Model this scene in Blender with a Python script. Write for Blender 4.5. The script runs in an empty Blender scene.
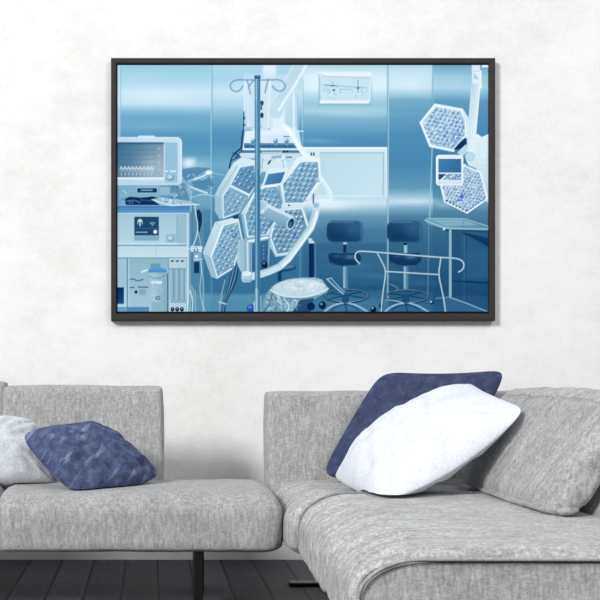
import bpy, bmesh, math, random
from mathutils import Vector, noise
random.seed(3)
C = bpy.context.scene
COL = C.collection
F, VX, VY, EYE = 1134.0, 150.0, 370.0, 0.85      # focal length in pixels, vanishing point of the photo, eye height
WALL = 5.08
def at(px, py, Y):
    """world point seen at pixel (px,py) of the photo at depth Y (used to read sizes off the photograph)"""
    return Vector(((px - VX) * Y / F, Y, EYE - (py - VY) * Y / F))
def lin(c):
    return tuple((v / 255 / 12.92) if v / 255 <= .04045 else ((v / 255 + .055) / 1.055) ** 2.4 for v in c)
PRINT_GAIN, WORLD, KEY, FILL = 0.89, 0.50, 2950.0, 170.0
# ---------------------------------------------------------------- the printed picture (flat print, colours computed per point)
import numpy as np
PX0, PX1, PY0, PY1 = 117.0, 488.6, 64.8, 312.2          # print extent, in print units
SS = 4
PW, PH = int((PX1 - PX0) * SS) // 2 * 2, int((PY1 - PY0) * SS) // 2 * 2
IMG = np.zeros((PH, PW, 3), np.float32)
GX = PX0 + (np.arange(PW, dtype=np.float32) + .5) / SS
GY = PY0 + (np.arange(PH, dtype=np.float32) + .5) / SS
prng = np.random.RandomState(7)

def window(x0, y0, x1, y1):
    i0 = max(0, int((x0 - PX0) * SS) - 1); i1 = min(PW, int((x1 - PX0) * SS) + 2)
    j0 = max(0, int((y0 - PY0) * SS) - 1); j1 = min(PH, int((y1 - PY0) * SS) + 2)
    if i1 <= i0 or j1 <= j0: return None
    return slice(j0, j1), slice(i0, i1), GX[None, i0:i1], GY[j0:j1, None]

def put(w, mask, col, a):
    m = (mask * a)[..., None]
    reg = IMG[w[0], w[1]]
    reg += (np.asarray(col, np.float32) - reg) * m

def poly(pts, col, a=1.0, g=None):
    """filled polygon; g=(col2, (x0,y0), (x1,y1)) makes a linear gradient from col to col2"""
    P = np.array(pts, np.float32)
    w = window(P[:, 0].min(), P[:, 1].min(), P[:, 0].max(), P[:, 1].max())
    if w is None: return
    X, Y = np.broadcast_arrays(w[2], w[3])
    ins = np.zeros(X.shape, bool)
    n = len(P)
    for k in range(n):
        xa, ya = P[k]; xb, yb = P[(k + 1) % n]
        if ya == yb: continue
        c = ((ya > Y) != (yb > Y)) & (X < (xb - xa) * (Y - ya) / (yb - ya) + xa)
        ins ^= c
    put(w, ins.astype(np.float32), grad(X, Y, col, g), a)

def grad(X, Y, col, g):
    if g is None: return col
    c2, p, q = g
    dx, dy = q[0] - p[0], q[1] - p[1]
    t = np.clip(((X - p[0]) * dx + (Y - p[1]) * dy) / (dx * dx + dy * dy), 0, 1)[..., None]
    return np.asarray(col, np.float32) * (1 - t) + np.asarray(c2, np.float32) * t

def rect(x0, y0, x1, y1, col, a=1.0, g=None, r=0.0, soft=0.0):
    w = window(x0 - soft, y0 - soft, x1 + soft, y1 + soft)
    if w is None: return
    X, Y = np.broadcast_arrays(w[2], w[3])
    qx = np.abs(X - (x0 + x1) / 2) - (x1 - x0) / 2 + r
    qy = np.abs(Y - (y0 + y1) / 2) - (y1 - y0) / 2 + r
    d = np.hypot(np.maximum(qx, 0), np.maximum(qy, 0)) + np.minimum(np.maximum(qx, qy), 0) - r
    s = max(soft, .13)
    put(w, np.clip(.5 - d / (2 * s), 0, 1), grad(X, Y, col, g), a)

def ell(cx, cy, rx, ry, col, a=1.0, ang=0.0, ring=None, soft=.15, g=None):
    R = max(rx, ry) + 1 + (ring or 0)
    w = window(cx - R, cy - R, cx + R, cy + R)
    if w is None: return
    X, Y = np.broadcast_arrays(w[2], w[3])
    c, s = math.cos(ang), math.sin(ang)
    u = (X - cx) * c + (Y - cy) * s; v = -(X - cx) * s + (Y - cy) * c
    k = np.hypot(u / rx, v / ry)
    d = (k - 1) * np.hypot(u, v) / np.maximum(k, 1e-4)
    if ring: d = np.abs(d) - ring / 2
    put(w, np.clip(.5 - d / (2 * soft), 0, 1), grad(X, Y, col, g), a)

def glow(cx, cy, rx, ry, col, a=1.0, ang=0.0):
    R = 2.6 * max(rx, ry)
    w = window(cx - R, cy - R, cx + R, cy + R)
    if w is None: return
    X, Y = np.broadcast_arrays(w[2], w[3])
    c, s = math.cos(ang), math.sin(ang)
    u = ((X - cx) * c + (Y - cy) * s) / rx; v = (-(X - cx) * s + (Y - cy) * c) / ry
    put(w, np.exp(-(u * u + v * v)), col, a)

def line(pts, wd, col, a=1.0, soft=.25, smooth=False):
    P = np.array(pts, np.float32)
    if smooth:
        for _ in range(3):
            Q = [P[0]]
            for k in range(len(P) - 1):
                Q += [P[k] * .75 + P[k + 1] * .25, P[k] * .25 + P[k + 1] * .75]
            Q.append(P[-1]); P = np.array(Q)
    h = wd / 2 + soft
    w = window(P[:, 0].min() - h, P[:, 1].min() - h, P[:, 0].max() + h, P[:, 1].max() + h)
    if w is None: return
    X, Y = np.broadcast_arrays(w[2], w[3])
    D = np.full(X.shape, 1e3, np.float32)
    for k in range(len(P) - 1):
        ax, ay = P[k]; dx, dy = P[k + 1] - P[k]
        L = dx * dx + dy * dy + 1e-9
        t = np.clip(((X - ax) * dx + (Y - ay) * dy) / L, 0, 1)
        D = np.minimum(D, np.hypot(X - ax - t * dx, Y - ay - t * dy))
    put(w, np.clip(.5 - (D - wd / 2) / (2 * soft), 0, 1), col, a)

def vstops(x0, x1, st, soft=0.3):
    w = window(x0, PY0, x1, PY1)
    ys = [s[0] for s in st]
    c = np.stack([np.interp(w[3][:, 0], ys, [s[1][k] for s in st]) for k in range(3)], -1)[:, None, :]
    IMG[w[0], w[1]] = c

def inside(P, x, y, m=0.0):
    ins = False; n = len(P); dmin = 1e9
    for k in range(n):
        xa, ya = P[k]; xb, yb = P[(k + 1) % n]
        if (ya > y) != (yb > y) and x < (xb - xa) * (y - ya) / (yb - ya) + xa: ins = not ins
        dx, dy = xb - xa, yb - ya
        t = max(0, min(1, ((x - xa) * dx + (y - ya) * dy) / (dx * dx + dy * dy)))
        dmin = min(dmin, math.hypot(x - xa - t * dx, y - ya - t * dy))
    return ins and dmin >= m

def lenses(P, o, u, v, r, base, lit, dark, shade=None, m=1.2, ang=0.0, asp=1.0, jit=0.12, edge=None):
    """honeycomb of little lenses inside polygon P; u and v are the two lattice steps"""
    poly(P, base[0], 1, (base[1], (min(p[0] for p in P), min(p[1] for p in P)), (max(p[0] for p in P), max(p[1] for p in P))))
    for i in range(-14, 15):
        for j in range(-14, 15):
            x = o[0] + i * u[0] + j * v[0]; y = o[1] + i * u[1] + j * v[1]
            if not inside(P, x, y, m): continue
            k = prng.uniform(.55, 1.0); x += prng.uniform(-.3, .3); y += prng.uniform(-.3, .3)
            if prng.rand() < .25: ell(x, y + r * .2, r * .9, r * .8 * asp, dark, .55, ang, soft=.5)
            ell(x, y, r, r * asp, lit, .78 * k, ang, soft=.45)
            ell(x + .25 * r, y + .28 * r, r * .74, r * .74 * asp, dark, .85 * k, ang, soft=.45); ell(x + .5 * r, y + .45 * r, r * .3, r * .25, lit, .6 * k, soft=.35)
            z_ = prng.uniform(.2, .42)
            ell(x - .3 * r + prng.uniform(-.4, .4), y - .3 * r * asp + prng.uniform(-.4, .4), r * z_, r * z_, (240, 249, 253), .9 * k, soft=.3)
            if prng.rand() < .5:
                ell(x + .3 * r, y + .9 * r * asp, r * .4, r * .28, shade or dark, .8, soft=.3)
    if edge: line(list(P) + [P[0]], edge[1], edge[0])

def crumple(P, n, ln, wd, cols, a=.7):
    xs = [p[0] for p in P]; ys = [p[1] for p in P]
    for _ in range(n):
        x = prng.uniform(min(xs), max(xs)); y = prng.uniform(min(ys), max(ys))
        if not inside(P, x, y, .3): continue
        t = prng.uniform(0, math.pi); l = prng.uniform(.4, 1) * ln
        b = prng.uniform(-.6, .6)
        pts = [(x, y), (x + l * math.cos(t), y + l * math.sin(t)), (x + 2 * l * math.cos(t + b), y + 2 * l * math.sin(t + b))]
        pts = [p for p in pts if inside(P, p[0], p[1])]
        if len(pts) > 1: line(pts, prng.uniform(.5, 1) * wd, cols[prng.randint(len(cols))], a * prng.uniform(.5, 1), .3, True)

# --- brushed steel wall panels
vstops(117, 212, [(65, (150, 203, 224)), (78, (160, 208, 228)), (92, (192, 224, 238)), (104, (186, 219, 234)), (110, (140, 190, 215)), (116, (112, 170, 202)), (128, (104, 165, 199)), (142, (84, 148, 188)), (154, (92, 156, 193)), (163, (125, 180, 206)), (172, (118, 173, 200)), (186, (108, 165, 194)), (205, (96, 153, 184)), (216, (78, 138, 173)), (240, (68, 128, 166)), (275, (60, 120, 160)), (292, (62, 122, 160)), (296, (92, 152, 182)), (312, (84, 148, 180))])
vstops(211, 303, [(65, (170, 213, 231)), (78, (160, 207, 227)), (92, (186, 221, 236)), (104, (168, 209, 228)), (116, (128, 184, 211)), (130, (92, 153, 192)), (142, (80, 145, 186)), (156, (96, 158, 193)), (165, (110, 170, 199)), (180, (96, 156, 190)), (205, (80, 140, 176)), (230, (68, 130, 168)), (262, (60, 122, 162)), (292, (56, 116, 156)), (296, (86, 148, 180)), (312, (80, 145, 178))])
vstops(303, 388.5, [(65, (172, 214, 230)), (76, (200, 229, 240)), (88, (205, 231, 241)), (97, (168, 210, 228)), (104, (148, 198, 220)), (111, (160, 205, 224)), (118, (128, 182, 209)), (127, (108, 167, 201)), (137, (84, 149, 190)), (147, (76, 141, 184)), (196, (180, 214, 230)), (202, (196, 223, 236)), (209, (150, 192, 213)), (217, (100, 153, 184)), (235, (74, 130, 166)), (252, (56, 112, 151)), (275, (50, 106, 147)), (288, (44, 98, 140)), (294, (52, 110, 150)), (303, (66, 126, 162)), (312, (62, 122, 158))])
vstops(388.5, 433, [(65, (172, 214, 230)), (74, (192, 225, 238)), (88, (190, 222, 236)), (95, (150, 198, 219)), (100, (116, 173, 204)), (114, (102, 162, 197)), (135, (80, 145, 187)), (165, (76, 140, 182)), (188, (98, 157, 190)), (196, (150, 195, 216)), (202, (172, 209, 225)), (209, (120, 170, 198)), (217, (78, 133, 168)), (235, (60, 115, 152)), (262, (48, 102, 142)), (290, (38, 88, 130)), (297, (50, 106, 146)), (312, (54, 112, 150))])
vstops(433, 490, [(65, (112, 170, 202)), (76, (150, 199, 220)), (88, (166, 208, 226)), (95, (130, 184, 211)), (101, (96, 158, 196)), (120, (82, 148, 190)), (145, (72, 138, 184)), (170, (62, 126, 172)), (196, (90, 146, 178)), (204, (110, 162, 190)), (212, (84, 138, 170)), (235, (56, 110, 148)), (262, (46, 100, 140)), (290, (36, 86, 128)), (312, (46, 102, 142))])
# soft reflections in the steel
glow(160, 96, 36, 7, (212, 234, 244), .55); glow(135, 78, 18, 6, (178, 216, 233), .4); glow(196, 100, 16, 9, (190, 220, 236), .4)
glow(235, 92, 26, 9, (202, 229, 241), .45); glow(150, 126, 40, 4, (126, 182, 210), .4); glow(180, 136, 22, 5, (80, 145, 188), .35)
glow(316, 82, 13, 11, (222, 240, 247), .65); glow(380, 84, 12, 10, (214, 236, 245), .6); glow(410, 84, 20, 8, (218, 238, 246), .6)
glow(345, 113, 34, 3.0, (176, 214, 230), .65, .05); glow(380, 126, 14, 5, (112, 168, 202), .4); glow(318, 141, 20, 2.4, (116, 175, 206), .6, .06)
glow(455, 84, 12, 6, (176, 213, 229), .5); glow(330, 205, 24, 5, (236, 246, 250), .75); glow(365, 203, 26, 4, (206, 229, 240), .6)
glow(412, 201, 24, 3, (206, 229, 239), .7); glow(445, 205, 12, 3, (160, 200, 218), .5); glow(350, 232, 40, 5, (60, 112, 150), .35)
glow(375, 276, 30, 3, (74, 130, 166), .5, .08); glow(352, 266, 22, 3, (76, 132, 168), .4); glow(330, 262, 18, 4, (52, 106, 146), .5)
glow(372, 288, 22, 2, (36, 84, 126), .5); glow(420, 283, 16, 3, (66, 120, 156), .5); glow(400, 262, 14, 14, (44, 98, 140), .3)
rect(316, 243, 388, 251, (44, 94, 134), .35, soft=2)
# joints between the panels
rect(117, 65, 120.3, 312, (196, 224, 236), .55); line([(120.6, 65), (120.6, 180)], .6, (120, 172, 198), .7)
line([(211.2, 65), (211.2, 230)], .9, (168, 210, 228), .85); line([(212.2, 65), (212.2, 298)], .7, (86, 142, 178), .7); line([(211.2, 230), (211.2, 300)], .7, (104, 160, 188), .7)
line([(302.5, 80), (302.5, 150)], .8, (196, 224, 236), .6); line([(303.3, 80), (303.3, 150)], .6, (110, 165, 196), .6)
line([(388.6, 65), (387.8, 300)], 1.1, (160, 204, 222), .9); line([(387.6, 65), (386.9, 200)], .6, (80, 138, 175), .8); line([(386.9, 200), (386.4, 300)], .6, (120, 170, 196), .6)
line([(433.6, 65), (432.6, 140)], .7, (150, 198, 218), .8); line([(432.6, 65), (432, 110)], .5, (88, 145, 180), .8); line([(432.2, 146), (429.6, 220)], 1.1, (160, 206, 222), .9); line([(428.6, 226), (427.8, 300)], .9, (100, 156, 186), .85)
line([(318, 242), (388, 242)], .5, (92, 148, 178), .4); line([(300, 240), (300, 296)], .7, (96, 150, 180), .6)
# --- framed panel chart up on the wall
poly([(319, 73), (372, 75.5), (372.5, 105), (319, 104)], (150, 196, 218), .5); rect(318.6, 71.8, 371.5, 77, (228, 243, 249), .9, soft=1)
poly([(320.5, 76), (370.5, 78), (370.2, 102.4), (320.5, 102)], (196, 223, 237)); rect(319.5, 100.6, 369, 103.4, (226, 242, 248), .95, soft=.6)
line([(319, 74), (319, 104.2)], .7, (118, 172, 202), .9); line([(319, 104.8), (372, 105.2)], .6, (110, 165, 198), .8); line([(371, 78), (369.4, 102)], 1, (226, 242, 248), .8); line([(319, 74), (326, 76.3), (370, 77.8)], .6, (140, 188, 212), .8)
line([(323, 85), (334, 85.6), (352, 87), (367, 88)], .5, (112, 160, 196), .9); line([(326, 85.2), (336, 85.8)], 1, (86, 138, 180), .8)
for q in range(46):
    t = prng.uniform(0, 2 * math.pi); cx, cy = ((333, 90), (333, 90), (358, 90))[q % 3]
    x, y = cx + prng.uniform(3, 10) * math.cos(t), cy + prng.uniform(2, 9) * math.sin(t)
    if 79 < y < 99: ell(x, y, prng.uniform(.4, .9), .45, (120, 168, 202), prng.uniform(.35, .85), t)
line([(358, 80), (358, 92)], .9, (96, 146, 186), .8); ell(358, 88, 1.3, 1.2, (80, 132, 176)); ell(333.8, 90.2, 1.5, 1.1, (84, 136, 178)); ell(333, 85.6, 1.6, .8, (70, 122, 168)); line([(340, 89.6), (352, 89.2)], .5, (120, 168, 200), .7)
# --- white board
rect(302, 147.6, 387.2, 199, (206, 231, 241), 1, ((190, 220, 234), (340, 148), (340, 199))); rect(302, 147, 387, 148.8, (236, 247, 250), .9, soft=.4)
rect(320, 152.6, 383.2, 195.4, (178, 214, 228), 1, ((196, 225, 236), (330, 153), (372, 196))); line([(320, 152.8), (383.2, 152.8)], .7, (104, 160, 190), .8)
line([(383.6, 152.8), (383, 196)], .8, (120, 172, 198), .9); line([(386.6, 149), (386.4, 198)], .7, (236, 246, 250), .8); line([(318, 196), (384, 196)], .8, (232, 245, 249), .9)
rect(322, 154, 382, 195, (196, 226, 238), .35, r=2, soft=6)
# --- steel reflections behind the machine
glow(189, 163, 5.5, 4, (232, 245, 250), .9); rect(184.5, 159, 195, 168, (214, 236, 245), .6, soft=3.5); glow(200, 166, 8, 4, (150, 196, 216), .6)
poly([(181, 169), (196, 167), (211, 168), (200, 174), (190, 181), (183, 180)], (74, 132, 170), .75)
line([(189, 181), (198, 178), (204, 176), (208, 173)], 1.6, (222, 240, 248), .9, .5, True); ell(209, 172.5, 3.4, 2, (244, 251, 253), .95, soft=.9); line([(210, 172), (216, 174), (224, 175)], .8, (170, 208, 224), .7, .4, True)
poly([(192, 182), (210, 177), (214, 186), (204, 190), (193, 187)], (70, 130, 170), .7); line([(191, 187), (198, 190), (207, 193)], 1.6, (214, 236, 246), .9, .6, True); line([(192, 197), (202, 194), (214, 196)], 1.4, (186, 218, 232), .8, .6, True)
rect(191, 196, 212, 209, (120, 172, 194), .6, soft=2); rect(192, 209, 211, 217, (78, 134, 168), .5, soft=1.5)
for q in range(14):
    x = prng.uniform(183, 212); y = prng.uniform(172, 205)
    line([(x, y), (x + prng.uniform(2, 6), y + prng.uniform(-3, 3))], prng.uniform(.4, 1.1), [(220, 240, 247), (66, 124, 162)][q % 2], .6, .4)
# ================= machine on the left
# hanging cables on its right
rect(186.5, 205, 193, 312, (120, 172, 196), 1, ((84, 138, 170), (187, 260), (193, 260))); line([(188.5, 205), (188.5, 312)], 1.4, (170, 206, 220), .9); line([(192, 200), (192, 312)], 1, (70, 126, 160), .9)
rect(193, 206, 204, 312, (96, 152, 182), .5)
poly([(196.5, 211), (199, 209), (202, 214), (202, 222), (199.5, 233), (197.5, 228), (196.8, 219)], (22, 62, 104)); line([(195, 206), (196, 216), (198, 224), (197, 236), (193, 246)], 1, (216, 236, 244), .9, .25, True)
line([(198, 232), (201, 244), (200, 262), (204, 280), (203, 312)], .9, (160, 200, 216), .85, .25, True); line([(200, 248), (202, 270), (199, 292), (205, 312)], .7, (206, 230, 240), .8, .25, True)
rect(190.5, 246, 202, 252, (196, 224, 234), .9); ell(196, 250, 1.8, 2, (60, 112, 150), ring=.9); rect(193.6, 252.5, 201.5, 261, (130, 178, 200)); rect(194, 262, 199.3, 273, (22, 62, 108)); ell(196.5, 256.5, 1.6, 1.4, (216, 238, 245)); line([(188, 249), (203, 248)], .8, (222, 240, 246), .9); line([(194, 260), (202, 259)], .8, (214, 235, 243), .9)
for q in range(7): line([(187 + q * 1.4, 312), (189 + q, 296), (191.5 + .6 * q, 285 + q)], .6, [(196, 224, 234), (70, 126, 160)][q % 2], .8, .25, True)
line([(190, 290), (193, 301), (192, 312)], 1, (210, 234, 242), .9, .25, True)
# body
rect(117, 213, 188, 246, (158, 198, 213), 1, ((176, 210, 223), (150, 213), (150, 244))); rect(178.5, 213, 187.5, 312, (150, 190, 207)); rect(176.5, 214, 178.2, 243, (126, 174, 196), .8); line([(187.6, 205), (187.6, 312)], 1, (214, 234, 241), .9)
rect(134.3, 216.5, 158.8, 240.5, (112, 162, 188)); rect(134.3, 216.8, 158.8, 235.2, (34, 78, 118)); ell(140, 222.5, 2.6, 3.6, (206, 228, 238), .9); rect(138, 222, 142, 226.4, (34, 78, 118), .8); line([(140, 220), (140, 226)], .8, (220, 238, 245)); poly([(149, 222), (156, 222), (152.6, 226.6)], (104, 150, 178), .9)
for q in range(6): line([(136 + 2 * q, 232.2), (137.2 + 2 * q, 232.2)], .8, (180, 210, 224))
ell(155.3, 231.8, 1.9, 1.9, (226, 242, 247)); line([(136, 228.5), (157, 228.5)], .5, (70, 118, 152)); rect(135, 236, 158, 239.6, (130, 178, 202), .8)
rect(166, 234, 182.5, 242.5, (146, 188, 206), .9, r=1); ell(170.6, 238.6, 3.2, 2.8, (120, 170, 192)); ell(170.2, 238, 2.2, 1.8, (186, 216, 228)); line([(117, 243.9), (186, 243.9)], 1, (206, 229, 238), .9); line([(117, 245.4), (186, 245.4)], 1.1, (92, 146, 176), .9)
rect(117, 246, 187, 258, (184, 214, 226), 1, ((196, 222, 232), (130, 246), (130, 258))); line([(156, 248), (156, 256)], .6, (150, 192, 210), .8); line([(117, 257.8), (187, 257.8)], 1, (110, 160, 186), .9)
rect(117, 258.3, 168.5, 308, (140, 184, 202), 1, ((158, 198, 212), (130, 259), (130, 306))); rect(117, 259, 127, 288, (158, 197, 212)); line([(127.4, 258), (127.4, 308)], 1.2, (88, 138, 168), .9); line([(128.8, 259), (128.8, 307)], .8, (196, 222, 232), .9)
rect(117, 287.4, 124, 304, (18, 48, 104), 1, ((40, 92, 140), (117, 290), (125, 304))); rect(124, 288, 126.4, 306, (176, 208, 220)); rect(117, 304, 127, 307.3, (176, 212, 228)); rect(117, 307, 152, 312.5, (84, 140, 190)); rect(117, 307, 127, 312.5, (110, 158, 196))
line([(130, 279.5), (134, 279), (137, 281), (143, 279.6)], 1.1, (52, 100, 136), .9); line([(130, 287.5), (134, 287.5)], 1, (52, 100, 136)); line([(138, 287), (148, 287.2)], 1.2, (66, 116, 150)); ell(136, 292, 1.5, 1.5, (12, 40, 76)); rect(139, 289, 146, 295, (116, 164, 188), .7); line([(142, 272), (147, 270)], 1.8, (210, 232, 241))
rect(150.5, 263.5, 160.5, 271, (104, 156, 182), 1, r=1); ell(157.5, 270.5, 9.3, 3, (84, 158, 214)); rect(148.6, 270, 166.6, 272.5, (76, 146, 204)); rect(149, 272.5, 167, 312.5, (160, 198, 210), 1, ((126, 172, 192), (154, 285), (168, 285)), r=1.5); line([(167.6, 274), (167.6, 312)], .9, (52, 102, 138)); rect(151, 281, 162, 284, (212, 233, 240), .9)
line([(149, 276), (156, 279), (165, 276)], 1, (108, 156, 178), .9, .25, True); crumple([(150, 275), (166, 275), (166, 311), (150, 311)], 26, 2.2, .8, [(196, 222, 230), (104, 152, 176)], .6); ell(158, 298, 2, 1.4, (44, 96, 132), ring=.9); rect(151.5, 302, 161, 311, (134, 180, 198), .9, r=1)
rect(168.6, 258.3, 186, 312.5, (178, 209, 220)); rect(169.6, 269, 185.4, 299, (130, 176, 196))
for q in range(6): line([(171 + q * 2.7, 269.5), (171 + q * 2.7, 299)], .9, [(176, 208, 220), (104, 154, 178)][q % 2], .8)
for q in range(3):
    ell(172.2 + 5 * q, 260.6, 1.5, 1.5, (44, 90, 128)); ell(171.9 + 5 * q, 259.6, 1, .7, (206, 228, 236)); ell(172.5 + 4.7 * q, 309.3, 2, 2.2, (10, 30, 62)); ell(172.5 + 4.7 * q, 308.6, .6, .6, (170, 200, 214))
for q in range(5): ell(172 + 3.1 * q, 301, 1, 1.6, (78, 126, 154), ring=.7)
line([(169, 268.8), (186, 268.8)], .7, (92, 140, 168)); line([(168.4, 258), (168.4, 312)], .8, (104, 152, 180))
# things on the blue worktop
rect(117, 183, 188, 206, (112, 164, 192), 1, ((92, 146, 178), (120, 184), (188, 206))); rect(119, 185, 160, 197, (126, 176, 202)); rect(136.5, 187.2, 157.6, 193.4, (150, 194, 214)); rect(137.2, 188.2, 157, 192.6, (26, 66, 108)); rect(141, 189.4, 152.5, 191, (108, 156, 184)); rect(160, 187, 170, 195, (150, 192, 210), .8)
crumple([(117, 190), (127, 188), (129, 204), (117, 208)], 26, 2.4, .9, [(222, 240, 246), (90, 142, 172), (178, 210, 222)], .8)
poly([(125, 199), (130, 196.6), (141, 197.8), (152, 196.4), (165, 199), (166, 205), (126, 205.5)], (18, 54, 96)); line([(127, 201), (135, 200), (140, 203)], .8, (120, 166, 192), .8, .25, True); line([(140, 200), (160, 201)], 1, (60, 106, 144), .9); ell(131, 202, 2, 1.4, (96, 146, 176), ring=.6)
rect(117, 205.2, 189.5, 213.2, (62, 124, 180), 1, ((98, 158, 204), (150, 205), (150, 213))); line([(117, 205.3), (189, 205.6)], .7, (150, 196, 222), .9); line([(117, 213.3), (188, 213.3)], .7, (200, 225, 235), .9)
tan = [(172, 183), (181, 172), (187, 176), (192, 186), (192, 198), (188, 205), (170, 200)]
crumple(tan, 90, 3.4, .8, [(224, 241, 247), (60, 112, 150), (170, 206, 222), (34, 82, 122)], .85)
for q in range(5): line([(181, 176 + q), (186 + q * .6, 181 + q), (190 + q * .4, 193), (191, 212)], .6, [(214, 236, 244), (70, 122, 158)][q % 2], .7, .25, True)
poly([(152, 199.5), (160, 197), (172, 199), (184, 200), (199.5, 204.5), (186, 205.2), (172, 206.5), (160, 205)], (160, 200, 218), .9); crumple([(153, 199), (172, 198), (198, 204), (172, 206)], 60, 2.2, .8, [(236, 247, 251), (80, 132, 166), (210, 233, 242)], .9); line([(152, 199.5), (162, 203), (172, 205.5), (185, 204.6), (199, 204.6)], .9, (230, 244, 250), .9, .25, True)
# monitor
rect(138, 135.6, 155, 139, (196, 224, 238), 1, r=1); rect(110, 137, 182, 185.2, (182, 213, 230), 1, ((206, 229, 241), (150, 184), (150, 138)), r=5.5); rect(110, 138.2, 180.6, 183.8, (190, 219, 234), .9, r=4.8)
rect(110, 141.6, 177.8, 181.5, (146, 192, 217), .0); rect(164.5, 142.5, 177.6, 183, (142, 190, 216), .95, r=1.5); line([(164.2, 142), (164.2, 178)], 1.2, (206, 230, 241), .9)
rect(110, 142.4, 163.8, 177.4, (62, 116, 152), 1, ((156, 178, 192), (122, 144), (160, 176))); rect(117, 142.4, 164, 144, (34, 82, 124), .7, soft=.8); glow(124, 160, 12, 16, (70, 116, 146), .35); glow(152, 166, 10, 9, (178, 194, 204), .5)
for q in range(4): line([(120, 149 + 5 * q), (140, 150 + 5 * q), (157, 149 + 5 * q)], .4, (44, 92, 130), .45); ell(159.2, 148.5 + 7 * q, 1.6, 1, (170, 194, 208), .7)
for q in range(9):
    x = 120 + q * 3.8
    if x < 154: line([(x, 170), (x + 1.2, 166.4), (x + 2.2, 169.6), (x + 3.4, 168)], .8, (216, 228, 236), .9, .3)
    if x < 154: line([(x + .4, 171.2), (x + 3.4, 171.2)], .5, (200, 216, 226), .8); line([(x + 1.6, 172.6), (x + 1.2, 175)], .8, (214, 226, 234), .75)
rect(117, 177.4, 164, 179.4, (220, 238, 247), .95, soft=.3); rect(117, 181.2, 176, 183.4, (166, 206, 228), .6, soft=.6)
for q in (166.5, 171.5, 174.6): rect(q - 1.4, 170.6, q + 1.4, 171.9, (222, 240, 247), .9)
ell(170.4, 177.8, 3.7, 3.2, (104, 158, 190)); ell(169.8, 177, 2.7, 2.2, (176, 210, 228)); line([(181, 143), (181, 180)], 1, (216, 236, 245), .8)
# ================= ceiling column, blurred white equipment in the middle
rect(263, 62, 276, 78, (214, 236, 245), .95, soft=1.4); rect(255, 76, 283, 128, (190, 220, 236), .6, soft=3)
rect(243.5, 74, 298, 131, (196, 223, 237), .62, soft=2); rect(246.5, 80, 254.6, 128, (206, 230, 241), .9, ((190, 219, 234), (247, 90), (255, 90))); rect(260, 78, 272, 128, (200, 226, 239), .85, soft=.6)
line([(245, 78), (244.4, 130)], 1, (228, 243, 249), .8); line([(270, 80), (268, 128)], .8, (232, 245, 250), .8); line([(246, 128), (262, 127)], 1.3, (150, 194, 216), .9)
rect(272, 100, 285, 132, (218, 238, 247), .9, soft=1.5); rect(285, 92, 297, 132, (186, 217, 233), .6, soft=1); line([(293.5, 92), (294, 132)], 1.6, (230, 244, 250), .8, .5); line([(297.5, 96), (298, 130)], .8, (134, 184, 210), .8)
line([(303, 58), (291, 82), (280, 100), (276, 112)], 13, (184, 215, 232), .85, 1.0, True); line([(310, 58), (297, 82), (285, 100), (279, 110)], 2.5, (230, 244, 250), .85, .8, True); line([(297, 58), (285, 80), (275, 98)], 1, (226, 242, 249), .6, .8, True)
line([(243.8, 112), (243.6, 130)], 1.4, (34, 84, 128), .8); ell(244, 118, 1, 2, (26, 74, 118)); ell(244, 125, 1, 1.6, (30, 78, 120))
ell(262, 103, 1.7, 2.4, (24, 68, 112), soft=.4); rect(260.6, 103, 262.2, 110, (60, 112, 154)); ell(262, 115.3, 1.6, 2.8, (24, 68, 112), soft=.4)
line([(266, 132), (269.6, 128)], .8, (44, 96, 140)); line([(297, 131), (303, 131.2)], 1, (222, 240, 248))
# control box
poly([(245, 131), (299, 130), (302, 150), (242.5, 150)], (214, 234, 244), 1, ((196, 222, 236), (250, 132), (290, 150))); rect(252, 128, 296, 135, (224, 241, 248), .7, soft=1.5)
rect(244, 143.2, 297.5, 148.2, (60, 118, 164)); line([(245, 144.2), (297, 144.2)], .6, (126, 176, 206), .9)
for q in range(9): rect(246 + q * 5.4, 145.4, 248.4 + q * 5.4, 147.2, (34, 84, 132), .6)
for x in (253, 275.6, 286.6): ell(x, 141, 2.3, 2.3, (84, 142, 184)); ell(x - .6, 140, 1.2, 1.1, (186, 216, 232)); ell(x, 144.4, 1.3, 1.2, (110, 164, 198))
line([(284, 136.6), (289, 136.6)], 1, (74, 128, 168)); line([(242.5, 149.6), (300, 149.8)], .8, (224, 242, 249)); rect(240.5, 150.4, 300, 153, (64, 120, 162), .9); rect(262, 150.6, 282, 152.8, (186, 214, 230), .9); line([(263, 151.4), (281, 151.4)], .6, (40, 90, 136))
for x in (284, 287): rect(x - 1, 150.3, x + 1, 152.4, (14, 48, 92))
rect(239, 153, 256, 158.4, (186, 214, 228), 1, ((206, 230, 240), (240, 158), (240, 153))); rect(256, 153, 302, 172, (196, 222, 235), .95, soft=.8)
line([(243.2, 130), (241.8, 140), (242, 148), (236, 152), (231.5, 158), (229.4, 168)], 1.5, (20, 62, 106), 1, .3, True); line([(242, 150), (236, 158), (233, 160)], 1.2, (24, 66, 110), 1, .3, True); line([(233, 153), (238, 153.5), (240, 158)], 1.4, (30, 76, 118), .9, .3, True); crumple([(232, 152), (241, 151), (241, 160), (232, 160)], 20, 2, .8, [(20, 60, 104), (130, 178, 204)], .9)
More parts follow.
